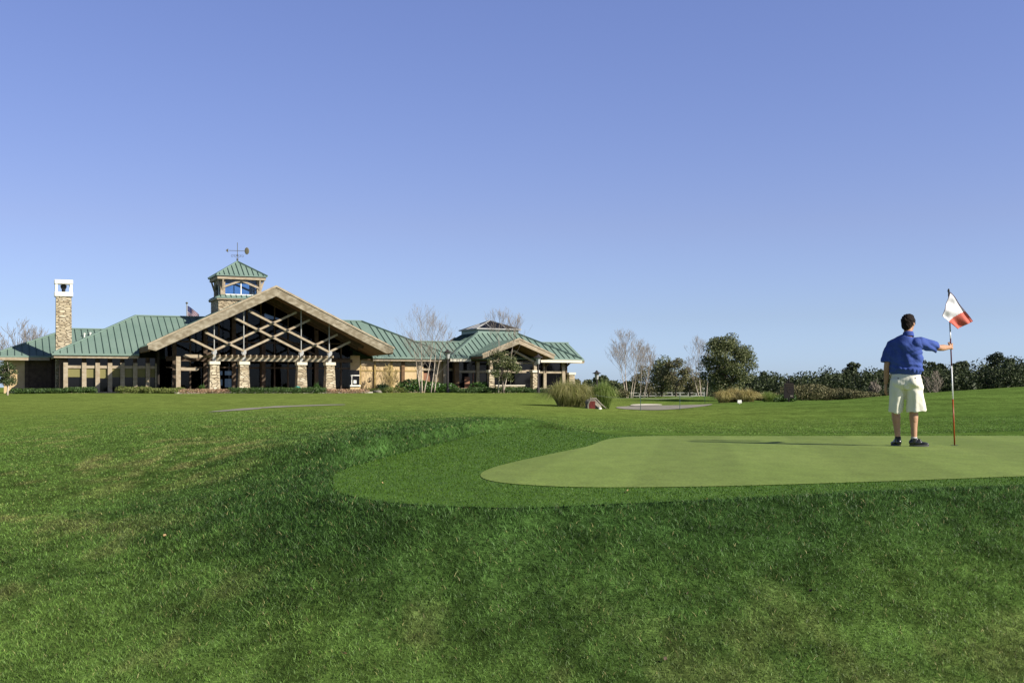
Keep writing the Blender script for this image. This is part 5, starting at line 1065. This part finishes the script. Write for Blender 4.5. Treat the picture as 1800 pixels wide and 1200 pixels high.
# shoes
def shoe(ank, ang, name='shoe'):
    q = MB(); d = V3((math.cos(ang), math.sin(ang), 0)); a0 = V3((ank.x, ank.y, 0)); P_ = lambda t, z: a0 + d * (t * .9) + V3((0, 0, z)); rt = Matrix.Rotation(ang, 3, 'Z')
    q.ell(P_(-.03, .055), (.045, .038, .045), 14, 8, rt); q.ell(P_(.05, .050), (.075, .042, .040), 16, 8, rt); q.ell(P_(.13, .036), (.068, .040, .027), 16, 8, rt); q.ell(P_(.17, .031), (.042, .034, .021), 14, 8, rt)
    q.tube([P_(-.005, .05), P_(.0, .095), P_(-.003, .115)], [.040, .042, .043], 14); q.tube([P_(.02, .10), P_(.09, .072)], [.022, .026], 10)
    s = remeshed(q, name, M['shoe'], .006, 3, parent=man)
    so = MB(); pts = []
    for k in range(24):
        t = 2 * PI * k / 24; x = math.cos(t); y = math.sin(t); L_ = .133 if x > 0 else .122; wd = .043 + .006 * x; pts.append(a0 + rt @ V3((.059 + L_ * x * (1 if abs(x) < .99 else 1), wd * y * (1 if x < .5 else 1), 0)))
    so.prism([V3((p_.x, p_.y, .002)) for p_ in pts], (0, 0, .020)); so.build('sole', M['sole'], s)
    la = MB()
    for k in range(4): la.bar(P_(.035 + .018 * k, .103 - .012 * k) - rt @ V3((0, .022, 0)), P_(.035 + .018 * k, .103 - .012 * k) + rt @ V3((0, .022, 0)), .006, .005)
    la.build('laces', M['sole'], s)
    k = MB(); k.tube([P_(-.002, .105), P_(-.002, .128)], [.041, .040], 14); k.build('sock', M['sock'] if ang < .8 else M['black'], man, True)
shoe(ARk, R(-12)); shoe(ALk, R(96))

# ================================================================== FLAGSTICK
fs = empty('flagstick', (6.127, 15.75, .005), label='red and white flagstick held upright by the man on the green', cat='flagstick')
t3 = V3((6.010 - 6.127, 15.66 - 15.75, 2.125))
def seg(a, b, m, r=.0125):
    q = MB(); q.tube([t3 * a, t3 * b], r * .8, 10); q.build('stick_band', M[m], fs, True)
z2 = lambda px: (783 - px) / (783 - 513)
for a, b, m in ((783, 702, 'polebrown'), (702, 644, 'polewhite'), (644, 596, 'polered'), (596, 584.5, 'polewhite'), (584.5, 513, 'polegrey')): seg(max(0, z2(a)), z2(b), m, .013 if m == 'polebrown' else .0115)
q = MB(); q.lathe(tuple(t3), [(.013, -.02), (.017, 0), (.012, .025), (0, .035)], 8); q.build('finial', M['black'], fs)
q = MB(); q.lathe((0, 0, 0), [(.054, -.004), (.054, .0008)], 20); o = q.build('cup_rim', M['black']); o.location = (6.127, 15.75, .0062); tag(o, 'dark hole cup at the foot of the flagstick', 'golf hole'); o.name = 'hole_cup'
def fpx(px, py, dy): Y = 15.64 + dy; return V3(((px - 900) / FP * Y, Y, EZ + (HZ - py) / FP * Y)) - V3((6.127, 15.75, .005))
c0, c1, c2, c3 = fpx(1669.5, 514, -.012), fpx(1709, 565, .12), fpx(1681, 578.5, .10), fpx(1656, 555.5, -.05)
nx, ny = 44, 26; vs = []; fsx = []; ms = []
for j in range(ny + 1):
    for i in range(nx + 1):
        s, t = i / nx, j / ny; p = (c0.lerp(c1, s)).lerp(c3.lerp(c2, s), t)
        # the short edge opposite the hem pulls in near the top
        w_ = .016 * math.sin(7 * s + 9 * t + 1.5 * math.sin(5 * s)) * min(1, 3 * s + 2 * t) + .012 * math.sin(15 * t - 6 * s + 2 * math.sin(6 * t)) * s + .020 * math.sin(11 * t + 1) * (1 - s) * t
        p = p + V3((0, -w_ - .018, 0)) + V3((.004 * math.sin(9 * s), 0, .008 * math.sin(PI * s))) * (1 if j in (0, ny) else .5); vs.append(p)
for j in range(ny):
    for i in range(nx):
        fsx.append((j * (nx + 1) + i, j * (nx + 1) + i + 1, (j + 1) * (nx + 1) + i + 1, (j + 1) * (nx + 1) + i)); s, t = (i + .5) / nx, (j + .5) / ny; ms.append(1 if s > .655 - .215 * t else (2 if (j in (0, ny - 1) and False) else 0))
me = bpy.data.meshes.new('flag'); me.from_pydata([tuple(v) for v in vs], [], fsx); me.polygons.foreach_set('material_index', ms); o = link('flag', me, [M['flagw'], M['flagr']], fs, True)
sm = o.modifiers.new('thick', 'SOLIDIFY'); sm.thickness = .0015; sm.offset = 0
hm = MB(); e0 = [vs[i] + V3((0, -.0015, 0)) for i in range(nx + 1)]; hm.tube([v_ + V3((.001, -.003, .002)) for v_ in e0], .0028, 4); hm.tube([vs[j * (nx + 1)] + V3((-.002, -.003, 0)) for j in range(ny + 1)], .003, 4); hm.each('hem', M['polered'], o)
hb = MB(); hb.prism([t3 + V3((-.012, -.03, .0)), t3 + V3((.024, -.03, -.045)), t3 + V3((.0, -.03, -.05)), t3 + V3((-.014, -.03, -.07))], (0, .02, 0)); hb.build('hoist_patch', M['black'], fs)

# ================================================================== LIGHT, SKY, CAMERA
EL, AZM = 30.0, 62.0
sd_ = Vector((math.sin(R(AZM)) * math.cos(R(EL)), -math.cos(R(AZM)) * math.cos(R(EL)), math.sin(R(EL))))
sun = bpy.data.lights.new('sun', 'SUN'); sun.energy = 4.9; sun.angle = R(0.5); sun.color = (1.0, 0.94, 0.84)
so = bpy.data.objects.new('sun', sun); COL.objects.link(so); so.rotation_euler = sd_.to_track_quat('Z', 'Y').to_euler(); so.location = (30, -20, 40)
w = bpy.data.worlds.new('World'); scn.world = w; w.use_nodes = True; nt = w.node_tree; N = nt.nodes; L = nt.links
sk = N.new('ShaderNodeTexSky'); sk.sky_type = 'NISHITA'; sk.sun_disc = False; sk.sun_elevation = R(EL); sk.sun_rotation = R(180 - AZM); sk.air_density = 1.0; sk.dust_density = 0.4; sk.ozone_density = 2.2
# colour balance of the clear sky by height above the horizon (deeper and bluer than the plain model)
tc = N.new('ShaderNodeTexCoord'); sx = N.new('ShaderNodeSeparateXYZ'); L.new(tc.outputs['Generated'], sx.inputs[0])
cr = N.new('ShaderNodeValToRGB'); cr.color_ramp.interpolation = 'LINEAR'; els = cr.color_ramp.elements
stops = [(0, (1.02, 1.36, 2.38)), (.023, (1.02, 1.29, 2.21)), (.06, (1.06, 1.15, 1.72)), (.139, (1.28, 1.15, 1.56)), (.32, (1.46, 1.29, 1.76)), (.42, (.8, .75, .95)), (1.0, (.38, .4, .52))]
for i, (p_, c_) in enumerate(stops):
    e = els[0] if i == 0 else (els[-1] if i == len(stops) - 1 else els.new(p_)); e.position = p_; e.color = (c_[0] / 2.5, c_[1] / 2.5, c_[2] / 2.5, 1)
L.new(sx.outputs['Z'], cr.inputs[0]); az = N.new('ShaderNodeMapRange'); az.inputs['From Min'].default_value = -.5; az.inputs['From Max'].default_value = .5; az.inputs['To Min'].default_value = .86 * 2.5; az.inputs['To Max'].default_value = 1.02 * 2.5
L.new(sx.outputs['X'], az.inputs['Value']); v1 = N.new('ShaderNodeVectorMath'); v1.operation = 'MULTIPLY'; L.new(sk.outputs[0], v1.inputs[0]); L.new(cr.outputs[0], v1.inputs[1])
v2 = N.new('ShaderNodeVectorMath'); v2.operation = 'SCALE'; L.new(v1.outputs[0], v2.inputs[0]); L.new(az.outputs[0], v2.inputs['Scale']); L.new(v2.outputs[0], N['Background'].inputs[0])
N['Background'].inputs[1].default_value = 0.06
cam = bpy.data.cameras.new('camera'); cam.lens = 40.0; cam.sensor_width = 36; cam.shift_y = (HZ - 600) / 1800; cam.clip_start = .1; cam.clip_end = 20000
co = bpy.data.objects.new('camera', cam); COL.objects.link(co); co.location = (0, 0, EZ); co.rotation_euler = (R(90), 0, 0); scn.camera = co
scn.view_settings.view_transform = 'Standard'; scn.view_settings.look = 'None'; scn.view_settings.exposure = 0.6; scn.view_settings.gamma = 1
scn.cycles.max_bounces = 8; scn.cycles.transparent_max_bounces = 16
